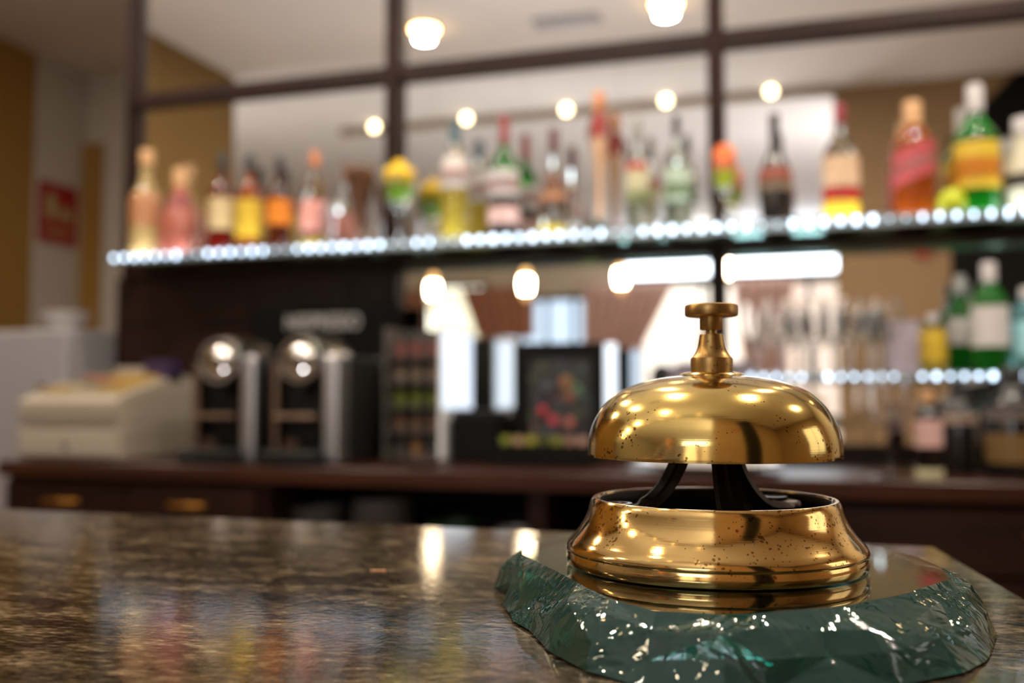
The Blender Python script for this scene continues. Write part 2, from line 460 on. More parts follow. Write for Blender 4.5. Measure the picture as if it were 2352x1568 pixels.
def prof_bottle(R, H, shoulder=0.60, neck=0.28, kind='round'):
    """outer profile of a bottle, radius R, height H (to the top of the glass)"""
    rn = R * neck
    if kind == 'round':
        return [(0, 0), (R * 0.9, 0), (R, 0.02 * H), (R, shoulder * H), (R * 0.93, (shoulder + .05) * H), (R * 0.65, (shoulder + .12) * H), (rn * 1.15, (shoulder + .19) * H), (rn, (shoulder + .24) * H), (rn, H)]
    if kind == 'taper':   # wide shoulder that narrows to the foot
        return [(0, 0), (R * 0.78, 0), (R * 0.82, 0.02 * H), (R, 0.45 * H), (R * 0.98, 0.52 * H), (R * 0.72, 0.62 * H), (rn * 1.5, 0.72 * H), (rn * 1.1, 0.84 * H), (rn, H)]
    if kind == 'pear':
        return [(0, 0), (R * 0.85, 0), (R, 0.05 * H), (R, 0.28 * H), (R * 0.85, 0.42 * H), (R * 0.55, 0.58 * H), (rn * 1.2, 0.72 * H), (rn, H)]
    if kind == 'jug':
        return [(0, 0), (R * 0.7, 0), (R * 0.95, 0.08 * H), (R, 0.25 * H), (R * 0.95, 0.42 * H), (R * 0.8, 0.55 * H), (R * 0.62, 0.66 * H), (rn * 1.3, 0.78 * H), (rn, H)]


def r_at(prof, z):
    for (r0, z0), (r1, z1) in zip(prof, prof[1:]):
        if z0 <= z <= z1 and z1 > z0: return r0 + (r1 - r0) * (z - z0) / (z1 - z0)
    return prof[-1][0]


def bottle(name, label, px, ytop, wpx, Y, z0, body, cap, bands, kind='round', shoulder=0.60, neck=0.28, capf=0.14, capw=1.25, liquid=None, lf=0.5, sq=1.0, shear=0.0, group=None, cat='bottle'):
    """bands: (z fraction 0, z fraction 1, material, part name)"""
    D = depth(px, Y); R = wpx / 2 * D / F * 0.96
    top = at(px, ytop, Y); x = top.x; Ht = top.z - z0
    t = thing(name, label, cat, (x, Y, z0), 0, group)
    H = Ht * (1 - capf * 0.35)
    pr = prof_bottle(R, H, shoulder, neck, kind)
    MB().lathe(pr, 32, sx=1, sy=sq).build('glass_body', body, t, 40)
    rn = pr[-1][0]
    zc = Ht * (1 - capf)
    rc = max(rn * capw, r_at(pr, zc) + 0.0008)
    MB().lathe([(rc, zc), (rc, Ht - 0.003), (rc * 0.9, Ht), (0, Ht)], 24).build('cap', cap, t, 40)
    for (a, b_, m, nm) in bands:
        za, zb = a * Ht, b_ * Ht
        n = 6
        lp = [(r_at(pr, za + (zb - za) * i / n) + 0.0012, za + (zb - za) * i / n) for i in range(n + 1)]
        inner = [(r - 0.0009, z) for r, z in lp][::-1]
        MB().lathe(lp + inner + [lp[0]], 32, sx=1, sy=sq, shear=shear).build(nm, m, t, 40)
    if liquid:
        zl = lf * H; n = 8
        lp = [(0, 0.004)] + [(max(0.001, r_at(pr, 0.004 + (zl - 0.004) * i / n) * 0.90), 0.004 + (zl - 0.004) * i / n) for i in range(n + 1)] + [(0, zl)]
        MB().lathe(lp, 24, sx=1, sy=sq).build('liquid', liquid, t, 40)
    return t


YBT = MIR - 0.10
G_clear = gl('bottle_clear', (0.96, 0.98, 0.97)); G_green = gl('bottle_green', (0.06, 0.52, 0.10), tr=0.7)
G_amber = gl('bottle_amber', (0.74, 0.38, 0.12), tr=0.75); G_brown = gl('bottle_brown', (0.35, 0.13, 0.05), tr=0.7)
G_dark = op('bottle_dark', (0.07, 0.045, 0.04), 0.15); G_straw = gl('bottle_straw', (0.93, 0.84, 0.62), tr=0.7)
G_rose = gl('bottle_rose', (0.72, 0.42, 0.36), 0.1, tr=0.35); G_frost = gl('bottle_frost', (0.88, 0.93, 0.90), 0.2)
G_red = gl('bottle_wine', (0.45, 0.07, 0.04), tr=0.7)
L_yel = op('liq_yellow', (0.95, 0.82, 0.15), 0.3); L_pale = gl('liq_pale', (0.95, 0.85, 0.35), tr=0.6)
c_black = op('cap_black', (0.04, 0.045, 0.05)); c_teal = op('cap_teal', (0.22, 0.40, 0.45)); c_red = op('cap_red', (0.60, 0.10, 0.18))
c_maroon = op('cap_maroon', (0.36, 0.07, 0.09)); c_peach = op('cap_peach', (0.88, 0.68, 0.47)); c_white = op('cap_white', (0.85, 0.83, 0.85))
c_orange = op('cap_orange', (0.92, 0.55, 0.32)); c_grey = op('cap_grey', (0.60, 0.60, 0.56), 0.3, 0.6); c_gold = op('cap_gold', (0.80, 0.62, 0.3), 0.3, 0.8)
l_cream = op('label_cream', (0.92, 0.82, 0.62)); l_yel = op('label_yellow', (0.93, 0.78, 0.20)); l_org = op('label_orange', (0.96, 0.55, 0.08))
l_white = op('label_white', (0.92, 0.90, 0.90)); l_pink = op('label_pink', (0.93, 0.76, 0.74)); l_red = op('label_red', (0.75, 0.12, 0.12))
l_blk = op('label_black', (0.07, 0.05, 0.06)); l_rose = op('label_rose', (0.80, 0.33, 0.36)); l_tan = op('label_tan', (0.80, 0.55, 0.38))
l_beige = op('label_beige', (0.87, 0.84, 0.68)); l_green = op('label_green', (0.50, 0.66, 0.30)); l_peach = op('label_peach', (0.93, 0.78, 0.64))
l_brown = op('label_brown', (0.45, 0.25, 0.15)); l_sgreen = op('label_pale_green', (0.78, 0.86, 0.78))

B = bottle
B('liqueur_bottle', 'beige ribbed bottle with rose label, leftmost on the lit shelf', 338, 345, 74, YBT, ZB, G_straw, c_peach, [(0.32, 0.60, l_tan, 'label')], 'round', 0.56, 0.36, liquid=op('liq_straw', (0.88, 0.72, 0.42)), lf=0.45)
B('rum_flask', 'squat rose pink flask with dark red collar left on the shelf', 415, 388, 96, YBT, ZB, G_rose, c_peach, [(0.56, 0.70, op('collar_red', (0.55, 0.08, 0.12)), 'collar')], 'jug', neck=0.30, capf=0.2)
B('brandy_bottle', 'dark red bottle with black cap and cream orange label', 512, 352, 62, YBT, ZB, G_red, c_black, [(0.26, 0.56, l_cream, 'label')], 'round', 0.62, 0.3, capf=0.18, liquid=op('liq_red', (0.62, 0.10, 0.03)), lf=0.25)
B('rum_bottle', 'amber bottle with black cap and pale yellow label beside the red brandy', 575, 358, 62, YBT, ZB, G_amber, c_black, [(0.18, 0.55, l_yel, 'label'), (0.03, 0.10, l_blk, 'foot_band')], 'round', 0.60, 0.3, capf=0.16)
B('bitters_bottle', 'brown bottle with black cap and bright orange label', 643, 362, 58, YBT, ZB, G_brown, c_black, [(0.30, 0.56, l_org, 'label')], 'round', 0.62, 0.3, capf=0.16)
B('peach_spirit_bottle', 'clear bottle with orange cap and faded pink lettering band', 724, 348, 60, YBT, ZB, G_clear, c_orange, [(0.22, 0.50, mat('label_faded_pink', (0.90, 0.62, 0.58), 0.5), 'label')], 'round', 0.60, 0.3, capf=0.15, liquid=L_yel, lf=0.12)
B('rum_coconut_bottle', 'clear bottle with teal cap, white label and yellow liqueur inside', 1045, 282, 66, YBT, ZB, G_clear, c_teal, [(0.46, 0.72, l_white, 'label'), (0.50, 0.62, l_pink, 'badge')], 'round', 0.66, 0.3, capf=0.16, liquid=L_pale, lf=0.5)
B('vermouth_bottle', 'green bottle with red cap, white oval label and black lower band', 1158, 266, 74, YBT, ZB, G_green, c_red, [(0.36, 0.56, l_white, 'label'), (0.40, 0.50, l_pink, 'badge'), (0.28, 0.36, l_blk, 'band'), (0.15, 0.28, l_pink, 'lower_label'), (0.0, 0.15, l_blk, 'foot_band')], 'round', 0.60, 0.25, capf=0.22)
B('herbal_liqueur_bottle', 'pear shaped clear bottle with maroon cap, brown label and yellow base', 1272, 296, 78, YBT, ZB, G_clear, c_maroon, [(0.32, 0.60, l_brown, 'label'), (0.36, 0.54, l_tan, 'emblem')], 'pear', neck=0.24, capf=0.2, liquid=L_yel, lf=0.14)
B('tequila_bottle', 'clear slim bottle with silver cap, red seal and beige label', 1463, 272, 54, YBT, ZB, G_frost, c_grey, [(0.28, 0.55, l_beige, 'label'), (0.55, 0.62, l_red, 'seal'), (0.28, 0.38, l_green, 'leaf_print')], 'round', 0.62, 0.3, capf=0.2)
B('vodka_bottle', 'frosted clear bottle with black cap and faint green label', 1553, 266, 58, YBT, ZB, G_frost, c_black, [(0.28, 0.56, l_sgreen, 'label'), (0.32, 0.42, l_green, 'leaf_print')], 'round', 0.62, 0.26, capf=0.16)
B('cream_liqueur_bottle', 'nearly black bottle with small red and beige label', 1778, 262, 80, YBT, ZB, G_dark, c_black, [(0.42, 0.52, op('label_brick', (0.62, 0.28, 0.20)), 'label'), (0.33, 0.41, op('label_umber', (0.50, 0.42, 0.34)), 'lower_label')], 'taper', neck=0.25, capf=0.2)
B('gin_red_band_bottle', 'clear bottle with red cap, peach label and red and yellow bands', 1928, 240, 84, YBT, ZB, G_clear, c_red, [(0.32, 0.56, l_peach, 'label'), (0.22, 0.30, l_red, 'red_band'), (0.06, 0.20, l_yel, 'yellow_band')], 'round', 0.60, 0.26, capf=0.15)
B('whisky_bottle', 'large amber bottle with peach cap and slanted red label', 2095, 234, 96, YBT, ZB, G_amber, c_peach, [(0.34, 0.62, l_rose, 'label'), (0.44, 0.50, l_pink, 'label_stripe')], 'round', 0.68, 0.34, capf=0.2, shear=0.35, liquid=gl('liq_whisky', (0.78, 0.42, 0.14), tr=0.7), lf=0.6)
B('aperitif_bottle', 'big green bottle with white cap and yellow label', 2238, 196, 104, YBT, ZB, G_green, c_white, [(0.22, 0.56, l_yel, 'label'), (0.28, 0.44, mat('disc_orange', (0.90, 0.50, 0.12), 0.5), 'emblem')], 'round', 0.62, 0.3, capf=0.2)
B('ceramic_jug_bottle', 'cream stoneware jug bottle cut by the right edge on the shelf', 2348, 272, 90, YBT, ZB, op('stoneware', (0.86, 0.84, 0.74), 0.4), c_white, [(0.30, 0.42, l_blk, 'band')], 'taper', neck=0.4, capf=0.16)

# shorter glassware on the lit shelf
def goblet_prof(R, H, foot=0.8, stem=0.35, flare=1.0, th=0.0012):
    s = 0.0035
    out = [(0, 0), (R * foot, 0), (R * foot, 0.002), (R * 0.25, 0.006), (s, 0.014), (s, stem * H), (R * 0.35, (stem + 0.06) * H), (R * 0.8, (stem + 0.2) * H), (R, (stem + 0.36) * H), (R * flare, H)]
    inn = [(max(r - th, 0), z + (0.003 if i == 0 else 0)) for i, (r, z) in enumerate([(R * 0.33, (stem + 0.075) * H), (R * 0.8, (stem + 0.21) * H), (R, (stem + 0.36) * H), (R * flare, H)])][::-1]
    return out + inn + [(0, (stem + 0.06) * H)]


def place(px, ytop, Y, z0, wpx):
    t = at(px, ytop, Y); D = depth(px, Y)
    return t.x, t.z - z0, wpx / 2 * D / F


x, H, R = place(828, 372, YBT, ZB, 90)
t = thing('bean_glass', 'conical footed glass filled with brown coffee beans on the shelf', 'glass', (x, YBT, ZB))
MB().lathe([(0, 0), (R * .7, 0), (R * .7, .003), (.006, .01), (.006, .04), (R * .95, H), (R * .92, H), (.003, .045), (0, .045)], 28).build('bowl', M_glass, t, 40)
MB().lathe([(0, .048), (.004, .05), (R * .80, H * .86), (R * .5, H * .93), (0, H * .95)], 24).build('coffee_beans', mat('beans', (0.40, 0.24, 0.13), 0.6, noise=(160, 0.6), bump=0.6), t, 40)
for px, yt, nm, c1, c2, lab, sc in ((925, 368, 'flower_cocktail', (0.98, 0.75, 0.05), (0.45, 0.62, 0.08), 'stemmed cocktail glass with yellow and orange flower above green, left of centre post', 1.0),
                                (1665, 335, 'layered_cocktail', (0.92, 0.42, 0.15), (0.70, 0.75, 0.08), 'stemmed glass with orange and lime green layers in front of right post', 0.72)):
    x, H, R = place(px, yt, YBT, ZB, 78 * sc)
    t = thing(nm, lab, 'cocktail glass', (x, YBT - 0.02, ZB))
    H *= 0.99
    MB().lathe(goblet_prof(R, H * 0.82, stem=0.45), 28).build('glass', M_glass, t, 40)
    MB().lathe([(0, H * .50), (R * .6, H * .53), (R * .85, H * .62), (R * .85, H * .70), (0, H * .70)], 24).build('green_layer', mat(nm + '_low', c2, 0.35), t, 40)
    b_ = MB()
    if sc == 1.0:
        for k in range(9):
            a = 2 * PI * k / 9
            b_.ball((math.cos(a) * R * .55, math.sin(a) * R * .55, H * (.80 + .03 * (k % 2))), (R * .42, R * .42, H * .09), 2)
        b_.ball((0, 0, H * .9), (R * .5, R * .5, H * .10), 2)
    else:
        b_.lathe([(0, H * .70), (R * .85, H * .70), (R * .88, H * .93), (R * .5, H * .99), (0, H)], 24)
    b_.build('garnish', mat(nm + '_top', c1, 0.45, noise=(60, 0.4)), t, 60)

x, H, R = place(1376, 208, YBT, ZB, 50)
t = thing('nutcracker_figure', 'tall slender wooden figure with red jacket on dark green foot', 'figurine', (x, YBT, ZB))
MB().lathe([(0, 0), (R * 1.1, 0), (R * 1.1, .006), (R * .7, .03), (R * .3, .055), (0, .055)], 24).build('foot', op('figure_green', (0.08, 0.22, 0.18)), t, 40)
MB().lathe([(0, .05), (R * .30, .055), (R * .34, H * .35), (R * .5, H * .5), (R * .75, H * .60), (R * .7, H * .68), (0, H * .70)], 24).build('column', op('figure_wood', (0.87, 0.70, 0.55)), t, 40)
MB().lathe([(R * .70, H * .66), (R * .66, H * .80), (R * .5, H * .84), (0, H * .84)], 24).build('jacket', op('figure_red', (0.66, 0.10, 0.10)), t, 40)
MB().tube([(R * .5, 0, H * .82), (R * 1.15, -.005, H * .74), (R * 1.0, -.012, H * .66)], [.008, .007, .006], 8).tube([(-R * .5, 0, H * .82), (-R * .9, -.005, H * .74), (-R * .8, -.012, H * .66)], [.008, .007, .006], 8).build('arms', op('figure_brown', (0.55, 0.35, 0.28)), t, 40)
MB().ball((0, 0, H * .92), (R * .62, R * .62, H * .085), 3).build('head', op('figure_head', (0.92, 0.62, 0.42)), t, 60)

# small glasses between the bottles
tum = None
def tumbler(px, wpx, yt, lab, col=None):
    x, H, R = place(px, yt, YBT + 0.01, ZB, wpx)
    t = thing('tumbler', lab, 'glass', (x, YBT - 0.035, ZB), 0, 'small tumblers on the bottle shelf')
    MB().lathe([(0, 0), (R * .8, 0), (R, H), (R * .93, H), (R * .74, .006), (0, .006)], 24).build('cup', M_glass, t, 40)
    return t
tumbler(474, 36, 505, 'small tumbler right of the rose pink flask')
tumbler(765, 44, 470, 'small tumbler right of the clear orange capped bottle')
tumbler(875, 40, 480, 'small tumbler between bean glass and centre post')
tumbler(1322, 44, 455, 'small tumbler beside the pear shaped bottle')
tumbler(1508, 40, 470, 'small tumbler between the slim tequila and vodka bottles')
# paper box stack
x, H, R = place(1612, 462, YBT, ZB, 44)
tag(MB().box(-R, R, -0.02, 0.02, 0, H * 0.45, 0.001).build('matchbox', op('paper_white', (0.90, 0.88, 0.86)), loc=(x, YBT, ZB)), 'white paper box lying flat left of the right post', 'box', 'boxes by the post')
tag(MB().box(-R, R, -0.02, 0.02, 0, H * 0.45, 0.001).build('matchbox', op('paper_grey', (0.62, 0.60, 0.58)), loc=(x, YBT, ZB + H * .45 + .0005)), 'grey paper box on top of the white one left of right post', 'box', 'boxes by the post')
# lime
p = at(2186, 450, YBT - 0.06)
lm = MB().ball((0, 0, 0), (0.030, 0.030, 0.034), 3).build('lime', op('lime_skin', (0.82, 0.88, 0.05), 0.35), None, 60, loc=(p.x, YBT - 0.06, ZB + 0.034))
tag(lm, 'yellow green lime on the lit shelf beside the yellow labelled bottle', 'lime')
MB().ball((0, 0, 0.035), (0.006, 0.006, 0.005), 2).build('stem_tip', op('lime_tip', (0.45, 0.5, 0.1)), lm, 60)

# ------------------------------------------------------------------ lower glass shelf with wine glasses (right)
zl = 1.197
xl0 = at(1705, 860, 2.35).x
t = thing('glass_shelf', 'short glass shelf holding wine glasses below the lit ledge', 'shelf', (0, 0, 0))
MB().box(xl0, xs1 - 0.02, 2.34, MIR - 0.045, zl - 0.012, zl, 0.002).build('glass_plate', M_sglass, t)
for x in (xl0 + 0.06, 0.35, 1.0):
    MB().box(x - 0.008, x + 0.008, 2.42, MIR - 0.002, zl - 0.020, zl - 0.0125).build('bracket', M_chrome, t)
ls2 = thing('led_strip', 'short cold light strip on the edge of the wine glass shelf', 'light strip', (0, 0, 0))
MB().box(xl0, xs1 - 0.02, 2.332, 2.3385, zl - 0.014, zl + 0.002).build('strip_base', MATS['strip_base'], ls2)
for i in range(34):
    if i % 7 in (5,): continue
    o = base.copy(); C.objects.link(o); o.parent = ls2
    o.location = (xl0 + 0.02 + i * 0.028, 2.330, zl - 0.006); o.scale = (random.uniform(.4, 1.0), 1, random.uniform(.5, .9))

wg = thing('wine_glass', 'stemmed wine glass at the left end of the lower shelf', 'wine glass', (0, 0, 0), 0, 'wine glasses on the lower shelf')
gR, gH = 0.034, 0.175
MB().lathe([(gR * 1.0 if False else 0, .078), (gR * .5, .084), (gR * .9, .105), (gR, .125), (gR * .82, gH), (gR * .82 - .0012, gH), (gR - .0012, .125), (gR * .9 - .0012, .106), (gR * .5, .0855), (0, .080)], 28).build('bowl', M_glass, wg, 50)
MB().lathe([(0, .0775), (.0035, .0770), (.003, .04), (.004, .008), (0, .008)], 16).build('stem', M_glass, wg, 50)
MB().lathe([(0, 0), (gR * .95, 0), (gR * .95, .002), (.006, .0075), (0, .0078)], 28).build('foot', M_glass, wg, 50)
spots = [(1735, 2.45), (1790, 2.38), (1832, 2.49), (1870, 2.39), (1918, 2.47), (1958, 2.39), (2005, 2.47), (2040, 2.385)]
labs = ['wine glass nearest the right post on the lower shelf', 'wine glass second from the right post, near the shelf edge', 'wine glass third from the right post, set back', 'wine glass fourth from the right post, near the shelf edge',
        'wine glass fifth from the right post, set back', 'wine glass sixth from the right post, near the shelf edge', 'wine glass seventh from the right post, set back', 'wine glass furthest right, beside the yellow labelled carton']
for i, (px, Y) in enumerate(spots):
    loc = (at(px, 850, Y).x, Y, zl)
    if i == 0: wg.location = loc; wg['label'] = labs[0]
    else: dup(wg, loc, labs[i])
# carton and bottles at the right of the lower shelf
x = at(2085, 800, 2.44).x
t = thing('tea_carton', 'pale carton with lilac side on the lower shelf right of the glasses', 'carton', (x, 2.47, zl))
MB().box(-0.035, 0.025, -0.03, 0.03, 0, 0.125, 0.002).build('carton', op('carton_lilac', (0.84, 0.78, 0.86)), t)
B('advocaat_bottle', 'short bottle with yellow label beside the pale carton', 2142, 722, 62, 2.44, zl, G_clear, c_white, [(0.20, 0.75, l_yel, 'label')], 'round', 0.72, 0.35, liquid=L_pale, lf=0.6)
B('gin_bottle', 'smaller green bottle with white cap on the lower shelf', 2204, 632, 62, 2.50, zl, G_green, c_white, [(0.30, 0.56, l_white, 'label')], 'round', 0.66, 0.34, capf=0.18)
B('gin_bottle', 'taller green bottle with white cap on the lower shelf', 2270, 603, 82, 2.40, zl, G_green, c_white, [(0.24, 0.60, l_white, 'label')], 'round', 0.68, 0.34, capf=0.18)
B('blue_gin_bottle', 'pale turquoise bottle at the right frame edge on the lower shelf', 2362, 660, 80, 2.42, zl, gl('bottle_blue', (0.55, 0.85, 0.92), tr=0.8), c_white, [(0.2, 0.6, mat('label_aqua', (0.62, 0.85, 0.90), 0.4), 'label')], 'round', 0.74, 0.36)

# ------------------------------------------------------------------ back bar worktop and cabinets
ZW = 0.985
YW = 2.05
xw0 = at(-8, 1075, YW).x; xw1 = 1.6
wt = MB().box(xw0, xw1, YW, MIR + 0.025, ZW - 0.038, ZW, 0.004).build('worktop', M_worktop)
tag(wt, 'long reddish brown wooden worktop of the back bar', 'worktop')
xc0 = at(20, 1120, YW + 0.03).x
xA = at(600, 1150, YW + 0.03).x; xB = at(1232, 1150, YW + 0.03).x; xC = at(1895, 1150, YW + 0.03).x


def handle(parent, x, y, z):
    pr = MB().tube([(x - .045, y, z), (x - .040, y - .022, z), (x + .040, y - .022, z), (x + .045, y, z)], .006, 10)
    return pr.build('handle', M_brassd, parent, 40)


def cabinet(name, label, x0, x1, drawers):
    t = thing(name, label, 'cabinet', ((x0 + x1) / 2, YW + 0.03, 0))
    hw = (x1 - x0) / 2; d = MIR - YW - 0.04
    z1 = ZW - 0.039
    b = MB()
    b.box(-hw, -hw + .018, 0, d, 0, z1); b.box(hw - .018, hw, 0, d, 0, z1); b.box(-hw + .018, hw - .018, d - .01, d, 0, z1); b.box(-hw + .018, hw - .018, 0.0, d - .01, 0, .09)
    b.build('carcass', M_wood, t)
    n = drawers
    if n:
        wd = (2 * hw - 0.01) / n
        for i in range(n):
            xa = -hw + 0.005 + i * wd + 0.003; xb = xa + wd - 0.006
            dr = MB().box(xa, xb, -.018, -0.001, z1 - .135, z1 - .012, .002).build('drawer', M_wood, t)
            handle(dr, (xa + xb) / 2, -.018, z1 - .058)
            do = MB().box(xa, xb, -.018, -0.001, .09, z1 - .145, .002).build('door', M_woodv, t)
            handle(do, xb - .08, -.018, z1 - .2)
    else:
        MB().box(-hw + .018, hw - .018, 0.01, d - .01, 0.765, 0.78).build('shelf_board', M_niche, t)
        MB().box(-hw + .018, hw - .018, 0.01, d - .01, 0.42, 0.435).build('shelf_board', M_niche, t)
    return t


cabinet('drawer_cabinet', 'dark cabinet with two brass handled drawers under the cash register', xc0, xA, 2)
cabinet('open_cabinet', 'open dark cabinet bay with stacked plates below the capsule rack', xA + .002, xB, 0)
cabinet('open_cabinet', 'open dark cabinet bay hidden behind the bell', xB + .002, xC, 0)
cabinet('drawer_cabinet', 'dark drawer cabinet with brass handle right of the bell', xC + .002, xw1 - .02, 2)
# plate stacks in the open bay
plate_me = None
for px, n, lab in ((728, 9, 'left'), (880, 11, 'right')):
    x = at(px, 1180, YW + 0.2).x
    for k in range(n):
        nm = ['bottom', 'second', 'third', 'fourth', 'fifth', 'sixth', 'seventh', 'eighth', 'ninth', 'tenth', 'topmost'][k]
        if k == n - 1: nm = 'topmost'
        lb = 'white plate, %s%s in the %s stack inside the open cabinet' % (nm, '' if nm in ('bottom', 'topmost') else ' from the bottom', lab)
        if plate_me is None:
            o = MB().lathe([(0, 0), (.045, 0), (.075, .010), (.078, .012), (.074, .0125), (.044, .003), (0, .003)], 28).build('plate', M_china, None, 40); plate_me = o
        else:
            o = plate_me.copy(); C.objects.link(o)
        o.location = (x, YW + 0.2, 0.7805 + k * 0.0105)
        tag(o, lb, 'plate', 'plates stacked in the open cabinet')
x = at(1040, 1190, YW + .2).x
tag(MB().lathe([(0, 0), (.05, 0), (.065, .07), (.062, .07), (.047, .004), (0, .004)], 24).build('bowl', op('bowl_green', (0.20, 0.34, 0.18)), None, 40, loc=(x, YW + .2, .7805)), 'dark green bowl in the open cabinet right of the plates', 'bowl')
x = at(1180, 1195, YW + .2).x
tag(MB().lathe([(0, 0), (.03, 0), (.042, .06), (.039, .06), (.028, .004), (0, .004)], 24).build('cup', M_china, None, 40, loc=(x, YW + .2, .7805)), 'white cup in the open cabinet beside the divider', 'cup')

# ------------------------------------------------------------------ fridge + bowl at far left
xf1 = at(160, 800, 2.39).x
t = thing('fridge', 'white waist high fridge at the left end of the back bar', 'fridge', (xf1 - 0.3, 2.39, 0))
MB().box(-.3, .3, .025, .56, 0.03, 1.35, .006).build('body', M_white, t)
f = MB().box(-.3, .3, -.012, .024, .06, 1.345, .01).build('door', M_white, t)
MB().box(.22, .24, -.035, -.012, .9, 1.2, .004).build('handle', M_steel, f)
p = at(150, 720, 2.62)
bw = MB().lathe([(0, 0), (.03, 0), (.035, .008), (.065, .045), (.078, .072), (.074, .072), (.06, .046), (.03, .012), (0, .012)], 32).build('bowl', M_china, None, 50, loc=(p.x, 2.62, 1.35))
tag(bw, 'white china bowl standing on top of the fridge', 'bowl')

# ------------------------------------------------------------------ cash register
xr0 = at(40, 1000, 2.10).x; xr1 = at(276, 1000, 2.10).x
t = thing('cash_register', 'ivory cash register with sloping keypad at left of the worktop', 'cash register', ((xr0 + xr1) / 2, 2.10, ZW))
hw = (xr1 - xr0) / 2
dr = MB().box(-hw, hw, 0.0, .34, .004, .085, .006).build('cash_drawer', M_ivory, t)
MB().box(-hw * .92, hw * .92, -.008, -.001, .014, .075, .003).build('drawer_front', mat('register_front', (0.63, 0.60, 0.55), 0.45), dr)
MB().box(-.012, .012, -.012, -.008, .038, .052, .001).build('lock', M_steel, dr)
MB().prismx([(.0, .088), (.33, .088), (.33, .215), (.25, .225), (.02, .165), (-.01, .150), (-.01, .12)], -hw * .95, hw * .95).build('body', M_ivory, t)
kb = MB().prismx([(.035, .1705), (.235, .2215), (.234, .2245), (.034, .1735)], -hw * .8, hw * .8).build('keypad', mat('keypad_tray', (0.62, 0.55, 0.42), 0.5), t)
for r in range(4):
    for c in range(6):
        y = .06 + r * .045; z = .1735 + (y - .034) * .255
        xx = -hw * .68 + c * hw * .27
        MB().box(xx - .014, xx + .014, y - .013, y + .013, z, z + .008, .002).build('key', [op('key_yellow', (0.85, 0.70, 0.30)), op('key_white', (0.85, 0.82, 0.75)), op('key_grey', (0.5, 0.48, 0.45)), op('key_pink', (0.78, 0.50, 0.45))][(c // 2 + r) % 4 if c < 4 else 0], kb)
MB().box(-.06, .05, .245, .30, .222, .245, .004).build('receipt_printer', M_ivory, t)
MB().box(hw * .45, hw * .95, .20, .26, .20, .262, .004).build('display', op('display_violet', (0.26, 0.20, 0.34), 0.2), t)

# ------------------------------------------------------------------ coffee machines
def coffee_machine(label, pxr, Wm=0.186):
    xr = at(pxr, 1000, 2.12).x
    t = thing('coffee_machine', label, 'coffee machine', (xr - Wm / 2, 2.12, ZW), 0, 'capsule coffee machines on the worktop')
    h = Wm / 2; H = 0.262
    MB().box(-h + .002, h - .002, .06, .25, .005, H, .006).build('body', M_dsteel, t)
    MB().box(-h, h, .251, .30, .01, H - .01, .02).build('water_tank', mat('tank_smoke', (0.10, 0.11, 0.13), 0.1), t)
    MB().box(h - .040, h, -.002, .06, .004, H, .008).build('front_pillar', M_steel, t)
    MB().box(-h, -h + .018, .012, .06, .004, H - .01, .006).build('side_pillar', mat('dull_steel', (0.50, 0.42, 0.36), 0.4, 1.0), t)
    MB().box(-h + .019, h - .041, .045, .0595, .02, H - .005).build('front_panel', M_black, t)
    # round head with lever ring
    hd = MB().lathe([(0, 0), (.052, 0), (.056, .008), (.056, .05), (.05, .058), (0, .06)], 40).build('brew_head', M_dsteel, t, 40, loc=(-.008, .058, H - .012), rot=(PI / 2, 0, 0))
    MB().lathe([(.044, .060), (.046, .066), (.054, .066), (.0575, .058), (.0575, .050), (.044, .055), (.044, .060)], 40).build('head_ring', M_chrome, hd, 40)
    MB().lathe([(0, .0605), (.040, .0605), (.036, .070), (.022, .079), (0, .083)], 32).build('head_disc', M_chrome, hd, 60)
    MB().box(-.056, .056, -.004, .006, .059, .086, .002).build('lever_slot', M_black, hd)
    MB().lathe([(0, 0), (.045, 0), (.052, .02), (.052, .15), (0, .15)], 36, a0=0, a1=PI).build('lever_lid', mat('warm_chrome', (0.80, 0.72, 0.62), 0.25, 1.0), t, 50, loc=(-.008, .180, H - .005), rot=(PI / 2, 0, 0))
    MB().box(-h + .025, h - .045, -.03, .045, .150 - .04, .160 - .04, .004).build('cup_bridge', MATS['dull_steel'], t)
    MB().tube([(-.008, .02, .20), (-.008, .02, .165)], [.013, .010], 14).build('spout', M_black, t, 40)
    tr = MB().box(-h + .01, h - .03, -.065, .044, .004, .034, .006).build('drip_tray', M_black, t)
    MB().box(-h + .018, h - .038, -.058, .03, .034, .037).build('drip_grille', M_dsteel, tr)
    MB().tube([(-h * .2, -.02, .038), (-h * .2, -.02, .06)], [.018, .022], 16).build('cup_rest', mat('dull_steel', (0.5, 0.42, 0.36), 0.4, 1.0), tr, 40)
    return t


coffee_machine('left chrome and black coffee machine beside the cash register', 584)
coffee_machine('right chrome and black coffee machine in front of the black board', 775)
# black board with lettering
xb0_ = at(582, 800, 2.50).x; xb1_ = at(906, 800, 2.50).x; zb1_ = at(740, 700, 2.50).z
t = thing('brand_board', 'black display board with white lettering behind the coffee machines', 'sign', ((xb0_ + xb1_) / 2, 2.50, ZW))
bd = MB().box(-(xb1_ - xb0_) / 2, (xb1_ - xb0_) / 2, 0, .03, .003, zb1_ - ZW, .003).build('board', M_blackm, t)
cu = bpy.data.curves.new('lettering', 'FONT'); cu.body = 'NESPRESSO'; cu.align_x = 'CENTER'; cu.align_y = 'CENTER'; cu.size = 0.05; cu.extrude = 0.0012; cu.offset = 0.0012
tmp = bpy.data.objects.new('lettering_tmp', cu); C.objects.link(tmp)
bpy.context.view_layer.update()
me = bpy.data.meshes.new_from_object(tmp.evaluated_get(bpy.context.evaluated_depsgraph_get())); bpy.data.objects.remove(tmp)
me.materials.clear(); me.materials.append(mat('letter_white', (0.66, 0.64, 0.65), 0.5))
